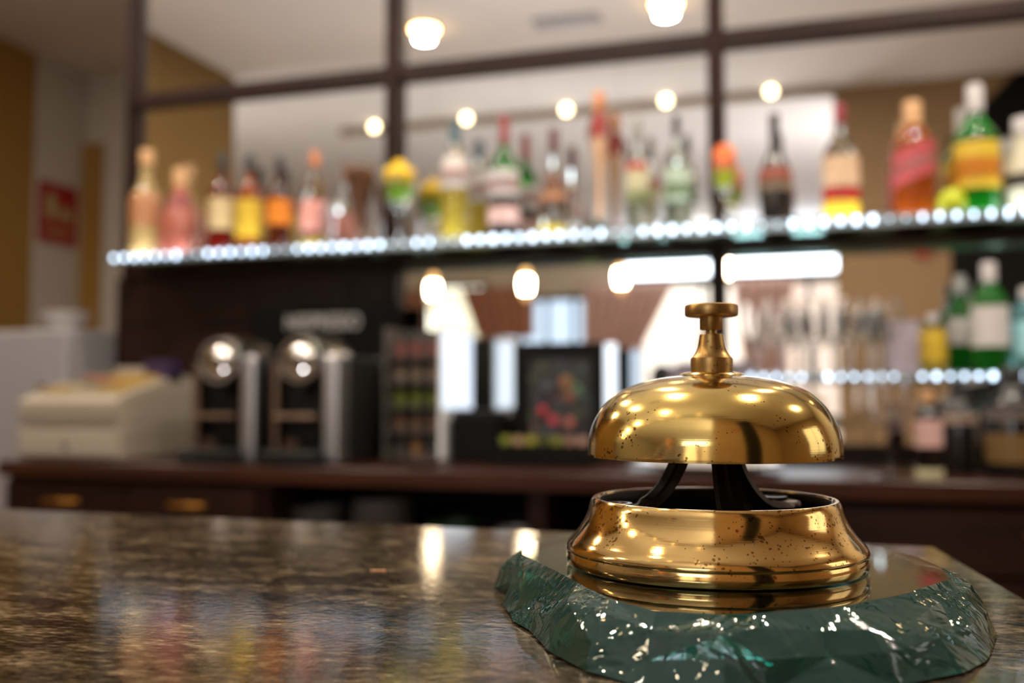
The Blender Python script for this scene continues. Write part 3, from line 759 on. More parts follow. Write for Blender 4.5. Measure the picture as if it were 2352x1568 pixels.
pl = at(741, 741, 2.498); pe = at(828, 738, 2.498)
xs = [v.co.x for v in me.vertices]; k = (pe.x - pl.x) * 2 / (max(xs) - min(xs))
lt = bpy.data.objects.new('lettering', me); C.objects.link(lt); lt.parent = t
lt.scale = (k, k * 1.25, 1); lt.rotation_euler = (PI / 2, 0, 0)
lt.location = (pl.x - (xb0_ + xb1_) / 2, -.002, pl.z - ZW)

# ------------------------------------------------------------------ capsule rack
xk0 = at(882, 900, 2.28).x; xk1 = at(1014, 900, 2.28).x; zk = at(950, 750, 2.28).z - ZW
t = thing('capsule_rack', 'acrylic tower rack of coloured coffee capsules beside the black board', 'rack', ((xk0 + xk1) / 2, 2.28, ZW))
hw = (xk1 - xk0) / 2
M_rack = mat('rack_grey', (0.32, 0.30, 0.28), 0.4)
for sx in (-1, 1):
    MB().box(sx * hw - .003 * (1 + sx) , sx * hw + .003 * (1 - sx), 0, .225, .002, zk).build('side_panel', M_rack if sx < 0 else mat('rack_white', (0.93, 0.94, 0.96), 0.15), t)
MB().box(-hw + .0065, hw - .0065, .125, .13, .002, zk).build('back_panel', mat('rack_dark', (0.22, 0.21, 0.20), 0.4), t)
cols = [(0.36, 0.34, 0.33), (0.50, 0.40, 0.33), (0.48, 0.52, 0.25), (0.58, 0.52, 0.46), (0.58, 0.36, 0.35)]
caps = {}
for r in range(5):
    z = .012 + r * (zk - .03) / 5
    MB().box(-hw + .0065, hw - .0065, 0, .124, z, z + .005).build('shelf_board', M_rack, t)
    for c in range(3):
        cc = cols[r] if (r != 0 or c != 1) else (0.62, 0.47, 0.34)
        o = MB().lathe([(0, 0), (.011, 0), (.0165, .030), (.019, .031), (.019, .034), (0, .035)], 20).build('capsule', mat('capsule_%d_%d' % (r, c == 1), cc, 0.35, 0.3), None, 40,
            loc=((xk0 + xk1) / 2 - .044 + c * .044, 2.28 + .03, ZW + z + .0052))
        tag(o, '%s coffee capsule, %s of the %s shelf of the rack' % (['grey', 'orange brown', 'yellow green', 'beige', 'pink red'][r], ['left', 'middle', 'right'][c], ['bottom', 'second lowest', 'middle', 'second highest', 'top'][r]), 'coffee capsule', 'capsules in the rack')

M_glow = mat('glow_acrylic', (0.9, 0.95, 1), 0.3, emis=(0.82, 0.90, 1.0), es=0.85)  # emission put in for the bright bluish sides; no lamp behind them
zz0 = at(1050, 938, 2.40).z - ZW
t_r = t
MB().box(hw + .0005, hw + .004, .010, .215, zz0, zk - .012, .001).build('side_glow', M_glow, t_r)

# ------------------------------------------------------------------ tea chest (black box with printed lid) and tray
xt0 = at(1156, 900, 2.30).x; xt1 = at(1352, 900, 2.30).x; zt1 = at(1250, 787, 2.42).z - ZW
t = thing('tea_chest', 'open black presentation box with flower printed lid on the worktop', 'box', ((xt0 + xt1) / 2, 2.30, ZW))
hw = (xt1 - xt0) / 2 + .012
lid = MB().box(-hw, hw, .12, .135, .03, zt1, .003).build('lid', M_blackm, t)
MB().box(hw + .0005, hw + .03, .122, .130, .12, zt1 - .004, .002).build('edge_glow', M_glow, t)  # added glowing strip for the bright edge; the box holds no lamp
M_print = bpy.data.materials.new('flower_print'); M_print.use_nodes = True
nt = M_print.node_tree; b = nt.nodes['Principled BSDF']
tc = nt.nodes.new('ShaderNodeTexCoord'); vo = nt.nodes.new('ShaderNodeTexVoronoi'); vo.inputs['Scale'].default_value = 34
nt.links.new(tc.outputs['Object'], vo.inputs['Vector'])
rm = nt.nodes.new('ShaderNodeValToRGB'); rm.color_ramp.elements[0].position = 0.15; rm.color_ramp.elements[0].color = (1, 1, 1, 1); rm.color_ramp.elements[1].position = 0.55; rm.color_ramp.elements[1].color = (0, 0, 0, 1)
nt.links.new(vo.outputs['Distance'], rm.inputs[0])
hs = nt.nodes.new('ShaderNodeHueSaturation'); hs.inputs['Saturation'].default_value = 0.75; hs.inputs['Value'].default_value = 0.10
nt.links.new(vo.outputs['Color'], hs.inputs['Color'])
mx = nt.nodes.new('ShaderNodeMix'); mx.data_type = 'RGBA'; nt.links.new(rm.outputs[0], mx.inputs['Factor'])
mx.inputs['A'].default_value = (0.01, 0.008, 0.008, 1); nt.links.new(hs.outputs[0], mx.inputs['B']); nt.links.new(mx.outputs['Result'], b.inputs['Base Color']); b.inputs['Roughness'].default_value = 0.4
MB().box(-hw * .62, hw * .72, .1175, .1195, zt1 * .18, zt1 * .86).build('printed_sheet', M_print, lid)
for (dx, dz, rr, cc) in ((-.04, .13, .011, (0.70, 0.16, 0.22)), (-.012, .105, .012, (0.72, 0.20, 0.26)), (.030, .10, .012, (0.66, 0.36, 0.32)), (.05, .185, .011, (0.30, 0.45, 0.32)), (.02, .20, .016, (0.50, 0.34, 0.22)), (-.03, .19, .011, (0.28, 0.28, 0.34)), (.028, .165, .014, (0.46, 0.28, 0.2))):
    MB().lathe([(0, 0), (rr, 0), (rr, .0015), (0, .002)], 20).build('flower', mat('flower_%d' % int(dx * 1000 + dz * 1e4), cc, 0.5), lid, 40, loc=(dx, .117, dz), rot=(PI / 2, 0, 0))
MB().box(-hw, hw, -.08, .118, .003, .012).box(-hw, hw, -.08, -.074, .012, .052).box(-hw, -hw + .006, -.074, .118, .012, .052).box(hw - .006, hw, -.074, .118, .012, .052).build('tray', M_blackm, t)
for i in range(7):
    cc = [(0.50, 0.52, 0.16), (0.66, 0.55, 0.42), (0.60, 0.58, 0.2), (0.30, 0.32, 0.10), (0.48, 0.50, 0.14), (0.60, 0.46, 0.40), (0.66, 0.52, 0.46)][i]
    xx = (xt0 + xt1) / 2 - hw * .8 + i * hw * .266
    o = MB().box(-.011, .011, -.004, .004, 0, .055, .001).build('tea_sachet', mat('sachet_%d' % i, cc, 0.5), None, None, loc=(xx, 2.285, ZW + .0125))
    tag(o, ['olive tea sachet at the left end of the black box', 'sand coloured tea sachet second in the black box', 'yellow green tea sachet third in the black box', 'dark green tea sachet in the middle of the black box', 'olive tea sachet right of the dark green one', 'light brown tea sachet sixth in the black box', 'pinkish tea sachet at the right end of the black box'][i], 'tea sachet', 'tea sachets in the black box')
# black tray to its left
x0 = at(1026, 1000, 2.28).x; x1 = at(1138, 1000, 2.28).x
t = thing('black_canister', 'low black container between capsule rack and printed box', 'container', ((x0 + x1) / 2, 2.30, ZW))
MB().box(-(x1 - x0) / 2, (x1 - x0) / 2 - .004, 0, .12, .002, .115, .006).build('body', M_blackm, t)
MB().box(-(x1 - x0) / 2 + .004, (x1 - x0) / 2 - .008, .004, .116, .116, .13, .005).build('lid', M_black, t)
# glass saucer near the front edge
p = onz(945, 1078, ZW)
sc = MB().lathe([(0, 0), (.03, 0), (.055, .010), (.060, .016), (.058, .017), (.052, .012), (.028, .003), (0, .003)], 32).build('saucer', M_china if False else M_glass, None, 50, loc=(p.x, YW + .085, ZW + .0005))
tag(sc, 'clear glass saucer on the worktop before the capsule rack', 'saucer')
# white platter behind the bell
xx = at(1625, 1080, 2.22).x
o = MB().lathe([(0, 0), (.09, 0), (.15, .014), (.162, .020), (.158, .022), (.145, .017), (.085, .004), (0, .004)], 40).build('platter', M_china, None, 50, loc=(xx, 2.225, ZW + .0005))
tag(o, 'round white platter on the worktop seen behind the bell', 'platter')

# ------------------------------------------------------------------ things on the worktop right of the bell
x = at(2042, 1000, 2.13).x
t = thing('tall_wine_glass', 'tall clear wine glass on the worktop right of the bell', 'wine glass', (x, 2.13, ZW))
MB().lathe([(0, .10), (.02, .104), (.036, .13), (.040, .16), (.033, .205), (.0318, .205), (.0388, .16), (.035, .131), (.02, .1055), (0, .102)], 28).build('bowl', M_glass, t, 50)
MB().lathe([(0, .0995), (.004, .099), (.0035, .05), (.0045, .009), (0, .009)], 16).build('stem', M_glass, t, 50)
MB().lathe([(0, 0), (.036, 0), (.036, .002), (.006, .008), (0, .0085)], 28).build('foot', M_glass, t, 50)
B('mixer_bottle', 'small dark bottle with pale pink label standing on the worktop', 2130, 895, 62, 2.12, ZW, G_dark, c_peach, [(0.36, 0.66, l_pink, 'label'), (0.0, 0.12, l_beige, 'foot_band')], 'round', 0.68, 0.36)
B('wine_bottle', 'dark bottle with gold label on the worktop at the right edge', 2322, 842, 120, 2.20, ZW, G_dark, c_black, [(0.14, 0.40, op('label_gold', (0.50, 0.38, 0.2)), 'label'), (0.52, 0.62, mat('label_dim', (0.36, 0.33, 0.32), 0.4), 'neck_label')], 'round', 0.66, 0.36)
B('wine_bottle', 'dark bottle with grey neck label beside the small pink labelled bottle', 2200, 880, 84, 2.30, ZW, G_dark, c_black, [(0.55, 0.66, mat('label_dim2', (0.55, 0.47, 0.42), 0.4), 'neck_label')], 'round', 0.68, 0.36)
B('wine_bottle', 'dark bottle half hidden between two dark bottles at right', 2262, 880, 80, 2.40, ZW, G_dark, c_black, [(0.3, 0.5, mat('label_dim3', (0.30, 0.24, 0.2), 0.4), 'label')], 'round', 0.68, 0.36)

# ------------------------------------------------------------------ red fire sign on the left recess wall
ys0, ys1 = 4.06, 4.34
pz = lambda py, px: (918 - py) / F
zz1 = 1.14 + (918 - 405) / F * depth(85, 4.07); zz0 = 1.14 + (918 - 550) / F * depth(85, 4.07)
t = thing('fire_sign', 'red fire safety sign with pale pictograms on the far left wall', 'sign', (XL + .001, (ys0 + ys1) / 2, (zz0 + zz1) / 2))
hy = (ys1 - ys0) / 2; hz = (zz1 - zz0) / 2
MB().box(0, .004, -hy, hy, -hz, hz, .001).build('plate', M_red, t)
M_pict = op('pictogram', (0.88, 0.82, 0.58))
b = MB(); b.box(.0042, .006, -.085, -.02, -.03, .085, .001); b.box(.0042, .006, -.065, -.04, .087, .11, .001)
b.build('extinguisher_pictogram', M_pict, t)
b = MB()
for i, (y, h) in enumerate(((.02, .05), (.045, .075), (.07, .06), (.095, .035))):
    b.box(.0042, .006, y - .011, y + .011, -.025, -.025 + h, .001)
b.build('flame_pictogram', M_pict, t)
b = MB()
for i in range(7): b.box(.0042, .006, -.09 + i * .027, -.09 + i * .027 + .018, -.105, -.082)
b.build('text_line', M_pict, t)

# ------------------------------------------------------------------ front counter (granite)
ZG = 1.14 - 0.090
pc = onz(2150, 1255, ZG); pr = onz(2352, 1370, ZG); pf = onz(600, 1203, ZG)
ye = pc.y
dirr = (pr - pc).normalized()
q1 = pc + dirr * 0.95
poly = [(-2.4, ye), (pc.x, ye), (q1.x, q1.y)]
if q1.y > 0.0: poly.append((q1.x, -0.02))
poly.append((-2.4, -0.02))
b = MB(); b.prismz(poly, ZG - 0.035, ZG)
bmesh.ops.bevel(b.bm, geom=[e for e in b.bm.edges], offset=0.0025, segments=2, profile=0.5, affect='EDGES')
ct = thing('bar_counter', 'dark polished granite topped bar counter in the foreground', 'counter', (0, 0, 0))
b.build('granite_top', M_granite, ct)
MB().box(-2.35, min(pc.x, q1.x) - 0.03, 0.12, ye - 0.05, 0, ZG - 0.036).build('counter_body', M_wood, ct)

# straw crumb on the granite
p = onz(868, 1312, ZG)
o = MB().box(-.0040, .0040, -.0006, .0006, 0, .0006, .0002).build('splinter', mat('splinter', (0.85, 0.62, 0.45), 0.6), None, None, loc=(p.x, p.y, ZG + .0001), rot=(0, 0, .35))
tag(o, 'tiny pale wood splinter lying on the granite left of the bell', 'splinter')

# ------------------------------------------------------------------ chipped green glass slab
DB = 0.43
ax = CAM + ray(1640, 1290) * (DB / ray(1640, 1290).dot(Vector((-sy_, cy_, 0))))
AX, AY = ax.x, ax.y
ZT = 1.14 - 0.0697
top_px = [(1290, 1226), (1195, 1268), (1212, 1280), (1240, 1292), (1276, 1306), (1300, 1322), (1329, 1338), (1372, 1362), (1419, 1383), (1499, 1403), (1570, 1407), (1632, 1413), (1712, 1410), (1792, 1401), (1870, 1398), (1952, 1389), (2010, 1378), (2058, 1368), (2105, 1352), (2143, 1338), (2186, 1330), (2207, 1341), (2154, 1301), (1989, 1252), (1880, 1218), (1760, 1206), (1640, 1203), (1500, 1205), (1390, 1210)]
bot_px = [(1135, 1335), (1133, 1355), (1140, 1373), (1165, 1410), (1206, 1447), (1260, 1495), (1310, 1525), (1370, 1556), (1500, 1590), (1640, 1604), (1800, 1602), (1960, 1590), (2100, 1580), (2234, 1545), (2268, 1500), (2270, 1442), (2235, 1385), (2180, 1330)]
def polar(pts, z):
    out = []
    for x_, y_ in pts:
        p = onz(x_, y_, z); out.append((math.atan2(p.y - AY, p.x - AX), math.hypot(p.x - AX, p.y - AY)))
    return sorted(out)
def rint(tab, a):
    t3 = [(x_ - 2 * PI, r_) for x_, r_ in tab] + tab + [(x_ + 2 * PI, r_) for x_, r_ in tab]
    for (a0, r0), (a1, r1) in zip(t3, t3[1:]):
        if a0 <= a <= a1: return r0 + (r1 - r0) * (a - a0) / max(a1 - a0, 1e-9)
tt = polar(top_px, ZT); bt = polar(bot_px, ZG)
N = 34
rnd = random.Random(11)
angs = [2 * PI * (i + rnd.uniform(-.32, .32)) / N - PI for i in range(N)]
b = MB(); levels = [(0.0, 1.0), (0.22, 0.0), (0.60, 0.0), (1.0, 0.0)]; LAST = 3
rings = []
ht = ZT - ZG - 0.0008
for li, (f, _) in enumerate(levels):
    ring = []
    for i, a in enumerate(angs):
        rt = rint(tt, a); rb = rint(bt, a) if -PI * 0.98 < a < 0.35 or a > 2.9 else rt * 1.05
        rb = max(rb, rt * 1.02)
        g = f ** 0.55
        r = rt + (rb - rt) * g
        j = 0.0 if li == 0 else rnd.uniform(-.0036, .0026) * (0.55 if li == LAST else 1)
        if li == 0: j = rnd.uniform(-.0012, .0008)
        zz = ZT - f * ht + (0 if li in (0, LAST) else rnd.uniform(-.0016, .0016))
        ring.append(b.bm.verts.new((AX + (r + j) * math.cos(a), AY + (r + j) * math.sin(a), zz)))
    rings.append(ring)
for A, B_ in zip(rings, rings[1:]):
    for i in range(N):
        j = (i + 1) % N
        if rnd.random() < .5:
            b.bm.faces.new([A[i], A[j], B_[j]]); b.bm.faces.new([A[i], B_[j], B_[i]])
        else:
            b.bm.faces.new([A[i], A[j], B_[i]]); b.bm.faces.new([A[j], B_[j], B_[i]])
b.bm.faces.new(rings[0][::-1]); b.bm.faces.new(rings[-1])
for v in b.bm.verts: v.co -= Vector((AX, AY, ZG + .0008))
b.bm.faces.ensure_lookup_table()
sl = b.build('glass_slab', M_slab, None, None, loc=(AX, AY, ZG + .0008))
sl.data.materials.append(M_chip)
for p_ in sl.data.polygons:
    if abs(p_.normal.z) < 0.995: p_.material_index = 1
tag(sl, 'thick green glass slab with chipped edge under the brass bell', 'glass slab')

# ------------------------------------------------------------------ the bell
bell = thing('service_bell', 'brass counter bell with push knob on the green glass slab', 'bell', (AX, AY, ZT + .0003))
Z = lambda d: d + 0.0697 - .0003      # d: height relative to the lens
# base ring (hollow)
base_prof = [(.0490, Z(-.0440)), (.0500, Z(-.0418)), (.0512, Z(-.0418)), (.0522, Z(-.0430)), (.0528, Z(-.0450)), (.0536, Z(-.0480)), (.0552, Z(-.0515)), (.0578, Z(-.0555)), (.0604, Z(-.0585)), (.0622, Z(-.0605)), (.0630, Z(-.0622)),
             (.0630, Z(-.0632)), (.0624, Z(-.0638)), (.0626, Z(-.0645)), (.0629, Z(-.0660)), (.0628, Z(-.0680)), (.0622, Z(-.0692)), (.0610, 0.0), (.0560, 0.0), (.0560, Z(-.066)), (.0520, Z(-.055)), (.0495, Z(-.048)), (.0490, Z(-.0440))]
MB().lathe(base_prof, 128).build('base_ring', M_brass, bell, 45)
MB().lathe([(0, .0005), (.0555, .0005), (.0555, .0025), (0, .0025)], 64).build('base_plate', mat('plate_dark', (0.10, 0.08, 0.06), 0.6, 0.3), bell, 45)
MB().lathe([(.0489, Z(-.0424)), (.0489, Z(-.0445)), (.0492, Z(-.049)), (.0517, Z(-.0555)), (.0555, Z(-.0655)), (.0548, Z(-.0655)), (.0510, Z(-.0555)), (.0482, Z(-.049)), (.0478, Z(-.0445)), (.0484, Z(-.0424)), (.0489, Z(-.0424))], 96).build('base_lining', mat('lining_dark', (0.13, 0.10, 0.075), 0.45, 0.6), bell, 45)
# dome
k = 6.474e-5
dc = [(840, 1122), (841, 1100), (838, 1050), (832, 1000), (820, 950), (802, 900), (776, 850), (742, 800), (696, 750), (634, 700), (560, 664), (470, 632), (380, 610), (290, 596), (225, 590)]
dome = [(r * k * .985, (749 - y) * k) for r, y in dc]
outer = [(r, Z(z)) for r, z in dome]
inner = [(max(r - .0016, 0), Z(z) - .0012) for r, z in dome]; inner[0] = (dome[0][0] - .0014, Z(dome[0][1]))
# smooth interpolation
def smooth_prof(p, n=4):
    q = []
    for i in range(len(p) - 1):
        p0 = p[max(i - 1, 0)]; p1 = p[i]; p2 = p[i + 1]; p3 = p[min(i + 2, len(p) - 1)]
        for s_ in range(n):
            u = s_ / n
            q.append(tuple(.5 * ((2 * p1[d]) + (-p0[d] + p2[d]) * u + (2 * p0[d] - 5 * p1[d] + 4 * p2[d] - p3[d]) * u * u + (-p0[d] + 3 * p1[d] - 3 * p2[d] + p3[d]) * u ** 3) for d in (0, 1)))
    q.append(p[-1]); return q
so, si = smooth_prof(outer), smooth_prof(inner)
MB().lathe(si[::-1] + so + [(.005, so[-1][1]), (.005, so[-1][1] - .002), si[-1]], 160).build('dome', M_domeb, bell, 50)
# collar on the dome
zc = lambda y: Z((749 - y) * k)
MB().lathe([(.0, zc(585)), (213 * k, zc(592)), (214 * k, zc(584)), (200 * k, zc(574)), (170 * k, zc(566)), (139 * k, zc(562)), (0, zc(562))], 96).build('washer', M_domeb, bell, 50)
MB().lathe(smooth_prof([(139 * k, zc(562)), (139 * k, zc(480)), (134 * k, zc(470))], 2) + smooth_prof([(134 * k, zc(470)), (112 * k, zc(440)), (95 * k, zc(400)), (85 * k, zc(350)), (79 * k, zc(316)), (76 * k, zc(312))], 5) + [(0, zc(312))], 96).build('stem_collar', M_brass2, bell, 40)
kn = MB().lathe([(38 * k, zc(314)), (38 * k, zc(278))], 48).build('plunger_pin', M_brass2, bell, 40)
MB().lathe([(0, zc(281)), (74 * k, zc(281)), (77 * k, zc(277)), (77 * k, zc(190)), (0, zc(190))], 64).build('plunger_sleeve', M_brass2, bell, 40)
MB().lathe([(0, zc(194)), (160 * k, zc(194)), (172 * k, zc(188)), (175 * k, zc(178)), (175 * k, zc(132)), (171 * k, zc(120)), (158 * k, zc(113)), (0, zc(112))], 96).build('push_knob', M_brass2, bell, 40)
# cast frame: three legs curving up to a hub, tabs with screw holes
hub = MB().lathe([(0, Z(-.012)), (.012, Z(-.012)), (.013, Z(-.020)), (.011, Z(-.024)), (0, Z(-.024))], 32).build('frame_hub', M_iron, bell, 40)
MB().lathe([(0, Z(-.012)), (.0035, Z(-.012)), (.0035, Z(.010)), (0, Z(.010))], 20).build('hub_post', M_iron, bell, 40)


def leg(ang):
    b = MB()
    n = 14
    ctrl = [(.0475, Z(-.0462)), (.0380, Z(-.0466)), (.0300, Z(-.0455)), (.0230, Z(-.0405)), (.0175, Z(-.0335)), (.0138, Z(-.0260)), (.0115, Z(-.0190)), (.0090, Z(-.0150))]
    sp = smooth_prof(ctrl, 3)
    rows = []
    for i, (r, z) in enumerate(sp):
        t_ = i / (len(sp) - 1)
        # width, thickness
        wv = .0045 + .0085 * (1 - t_) ** 2.4
        th = .0022 + .0015 * t_
        j = min(i + 1, len(sp) - 1); i0 = max(i - 1, 0)
        tx, tz = sp[j][0] - sp[i0][0], sp[j][1] - sp[i0][1]; L = math.hypot(tx, tz) or 1
        nx, nz = -tz / L, tx / L
        if nz < 0: nx, nz = -nx, -nz
        row = []
        for (u, v) in ((-1, -.5), (-.85, .5), (-.35, .7), (-.18, 1.5), (.18, 1.5), (.35, .7), (.85, .5), (1, -.5), (0, -1)):
            ridge = v if abs(u) > .4 or t_ > .25 else min(v, .7)
            pr_, pz_ = r + nx * th * ridge, z + nz * th * ridge
            x_ = pr_ * math.cos(ang) - u * wv * math.sin(ang); y_ = pr_ * math.sin(ang) + u * wv * math.cos(ang)
            row.append(b.bm.verts.new((x_, y_, pz_)))
        rows.append(row)
    m = len(rows[0])
    for A, B_ in zip(rows, rows[1:]):
        for q in range(m):
            b.bm.faces.new([A[q], A[(q + 1) % m], B_[(q + 1) % m], B_[q]])
    b.bm.faces.new(rows[0][::-1]); b.bm.faces.new(rows[-1])
    o = b.build('frame_leg', M_iron, bell, 50)
    # screw head in the tab
    c = (.0415 * math.cos(ang), .0415 * math.sin(ang), Z(-.0462) + .0020)
    MB().lathe([(.0060, 0), (.0060, .0006), (.0042, .0007), (.0040, -.0006), (.0040, -.001), (.0060, -.001), (.0060, 0)], 28, c=c).build('screw_rim', mat('hole_dark', (0.42, 0.38, 0.34), 0.3, 1.0), o, 40)
    MB().lathe([(0, -.0002), (.0040, -.0002), (.0040, -.0010), (0, -.0010)], 28, c=c).build('screw_hole', mat('hole_black', (0.04, 0.03, 0.03), 0.5), o, 40)
    return o


# in the camera frame: left, front, back right
for a in (math.radians(186), math.radians(-82), math.radians(38)):
    leg(a + YAW)

# ------------------------------------------------------------------ lamps (seen in the mirror)
def pendant(px, py, lab, first=None):
    p = refl(px, py, 5.0)
    if first: return dup(first, (p.x, p.y, p.z), lab)
    t = thing('pendant_lamp', lab, 'pendant lamp', (p.x, p.y, p.z), 0, 'pendant lamps over the counter')
    MB().lathe([(0, -.048), (.026, -.045), (.033, 0), (.029, .035), (0, .037)], 28).build('bulb', M_pend, t, 60)
    MB().lathe([(0, -.088), (.010, -.084), (.021, -.066), (.0262, -.0485), (0, -.0485)], 28).lathe([(0, .0375), (.029, .0375), (.020, .070), (.011, .10), (0, .10)], 28).build('glass_tip', mat('pendant_amber', (1, 0.8, 0.5), 0.4, emis=(1.0, 0.78, 0.50), es=1.2), t, 60)
    MB().lathe([(0, .085), (.02, .085), (.018, .12), (.006, .13), (0, .13)], 20).build('socket', c_peach, t, 40)
    MB().tube([(0, 0, .13), (0, 0, CZ - p.z - 0.003)], .0015, 6).build('cord', M_white, t)
    return t
pd = pendant(995, 664, 'warm glass pendant lamp furthest left over the bar counter')
for px, py, lab in ((1208, 652, 'warm glass pendant lamp second from left over the counter'), (1427, 636, 'warm glass pendant lamp third from left over the counter'), (1664, 615, 'warm glass pendant lamp furthest right over the counter')):
    pendant(px, py, lab, pd)
for ch in C.objects:
    pass


def downlight(px, py, P, lab, r, first=None):
    p = onz(px, py, CZ - .03); p.y = 2 * MIR - p.y
    if first: t = dup(first, (p.x, p.y, CZ), lab)
    else:
        t = thing('ceiling_lamp', lab, 'ceiling lamp', (p.x, p.y, CZ), 0, 'round lamps in the bar ceiling')
        MB().lathe([(0, -.042), (r * .4, -.04), (r * .8, -.028), (r * .95, -.004), (0, -.004)], 32).build('diffuser', M_lamp, t, 60)
        MB().lathe([(r * .97, -.001), (r * 1.15, -.001), (r * 1.12, -.008), (r * .97, -.010), (r * .97, -.001)], 32).build('trim_ring', mat('lamp_ring', (0.85, 0.62, 0.25), 0.3, 0.8), t, 40)
    l = bpy.data.lights.new('lamp_light', 'AREA'); l.shape = 'DISK'; l.size = r * 1.1; l.energy = 11; l.color = (1, .88, .72)
    o = bpy.data.objects.new('lamp_light', l); C.objects.link(o); o.location = (p.x, p.y, CZ - .06)
    return t
dl = downlight(975, 77, 4.44, 'round warm ceiling lamp reflected beside the centre post', .068)
downlight(1530, 20, 4.46, 'round warm ceiling lamp reflected near the top right of the middle mirror', .075, dl)
sp = None
for i, (px, py) in enumerate(((867, 278), (1077, 258), (1305, 237), (1532, 209), (1771, 186))):
    p = refl(px, py, 5.75)
    lab = ['small spotlight at the left end of the ceiling header', 'small spotlight second from left on the ceiling header', 'middle small spotlight on the ceiling header', 'small spotlight second from right on the ceiling header', 'small spotlight at the right end of the ceiling header'][i]
    loc = (p.x, -.535, CZ - .025)
    if sp is None:
        sp = thing('spotlight', lab, 'spotlight', loc, 0, 'spotlights along the ceiling header')
        MB().lathe([(0, 0), (.036, 0), (.034, .03), (.03, .034), (.03, .03), (0, .028)], 24).build('housing', mat('spot_housing', (0.7, 0.65, 0.55), 0.4), sp, 40, rot=(-PI / 2, 0, 0))
        MB().lathe([(0, .029), (.029, .030), (.02, .038), (0, .042)], 24).build('bulb', M_spot, sp, 60, rot=(-PI / 2, 0, 0))
    else: dup(sp, loc, lab)
p = onz(1302, 45, CZ); p.y = 2 * MIR - p.y
t = thing('ceiling_vent', 'white slotted air vent in the ceiling reflected in the top middle mirror', 'air vent', (p.x, p.y, CZ))
MB().box(-.16, .16, -.06, .06, -.012, -.001, .003).build('frame', mat('vent_frame', (0.66, 0.64, 0.64), 0.5), t)
for i in range(5): MB().box(-.14, .14, -.045 + i * .02, -.037 + i * .02, -.016, -.0125).build('slat', mat('vent_slat', (0.80, 0.79, 0.82), 0.5), t)
# additional warm lamps above the guests' side
dl_small = None
for i, (x, y) in enumerate(((-2.95, 1.95), (0.48, 0.85), (-1.9, 1.95), (-0.72, 1.95), (0.45, 1.95), (1.6, 1.5))):
    t = dup(dl, (x, y, CZ), ['round ceiling lamp nearest the ochre pier at left', 'round ceiling lamp above the right end of the granite counter', 'round ceiling lamp above the coffee machines', 'round ceiling lamp above the middle of the bottle shelf', 'round ceiling lamp above the whisky end of the bottle shelf', 'round ceiling lamp nearest the added side window at right'][i])
    l = bpy.data.lights.new('lamp_light', 'AREA'); l.shape = 'DISK'; l.size = .07; l.energy = [10, 16, 10, 10, 14, 18][i]; l.color = (1, .88, .72)
    o = bpy.data.objects.new('lamp_light', l); C.objects.link(o); o.location = (x, y, CZ - .06)
# ------------------------------------------------------------------ far side of the room (seen in the mirror): windows and curtains
PF = 2 * MIR - YF       # virtual depth of the far wall
XF = lambda px: refl(px, 900, PF).x
ZF = lambda py, px=1300: refl(px, py, PF).z
def window(n, px0, px1, z0, z1, m, bars=1):
    x0, x1 = XF(px0), XF(px1)
    fr_ = struct('window_%d' % n, MB().box(x0 - .05, x1 + .05, YF, YF + .03, z0 - .05, z0).box(x0 - .05, x1 + .05, YF, YF + .03, z1, z1 + .05).box(x0 - .05, x0, YF, YF + .03, z0, z1).box(x1, x1 + .05, YF, YF + .03, z0, z1), mat('window_frame', (0.25, 0.2, 0.18), 0.5))
    MB().box(x0, x1, YF + .002, YF + .01, z0, z1).build('pane', m, fr_)
    if not bars: return
    b = MB()
    for i in range(bars): b.box(x0 + (x1 - x0) * (i + 1) / (bars + 1) - .02, x0 + (x1 - x0) * (i + 1) / (bars + 1) + .02, YF + .0105, YF + .03, z0, z1)
    b.build('glazing_bar', MATS['window_frame'], fr_)
window(6, 985, 1112, ZF(795), ZF(652), mat('daylight_mid_pane', (0.95, 0.95, 0.9), 0.3, emis=(1.0, 1.0, 0.93), es=3.0), 0)
window(1, 1135, 1385, ZF(935), ZF(690), M_dayb, 3)
window(2, 1480, 1760, 0.75, ZF(668), M_dayw, 1)
window(3, 1430, 1932, ZF(645), 2.86, M_day, 1)
window(4, 1790, 1935, 0.75, ZF(668), mat('daylight_cream_pane', (0.95, 0.9, 0.85), 0.3, emis=(1.0, 0.92, 0.86), es=0.75), 1)


def curtain(name, lab, pts, m, y, amp=.035, waves=9, zt_=None, zb_=0.05):
    """pts: (t along height 0 top..1 bottom, px left, px right)"""
    b = MB(); nu = waves * 8; nv = 16
    zt_ = zt_ or ZF(658)
    def inter(t):
        for a, c in zip(pts, pts[1:]):
            if a[0] <= t <= c[0]:
                u = (t - a[0]) / (c[0] - a[0]); return a[1] + (c[1] - a[1]) * u, a[2] + (c[2] - a[2]) * u
        return pts[-1][1:]
    g = []
    for j in range(nv + 1):
        t = j / nv; l_, r_ = inter(t); xl_, xr_ = XF(l_), XF(r_)
        g.append([b.bm.verts.new((xl_ + (xr_ - xl_) * i / nu, y + amp * math.sin(2 * PI * waves * i / nu) , zt_ + (zb_ - zt_) * t)) for i in range(nu + 1)])
    for j in range(nv):
        for i in range(nu): b.bm.faces.new([g[j][i], g[j][i + 1], g[j + 1][i + 1], g[j + 1][i]])
    o = b.build(name, m, None, 80)
    s_ = o.modifiers.new('thickness', 'SOLIDIFY'); s_.thickness = .004
    return tag(o, lab, 'curtain')
curtain('curtain', 'rust brown curtain at the far window behind the left pendant lamp', [(0, 920, 985), (1, 920, 1010)], M_rustc, YF + .18, waves=5)
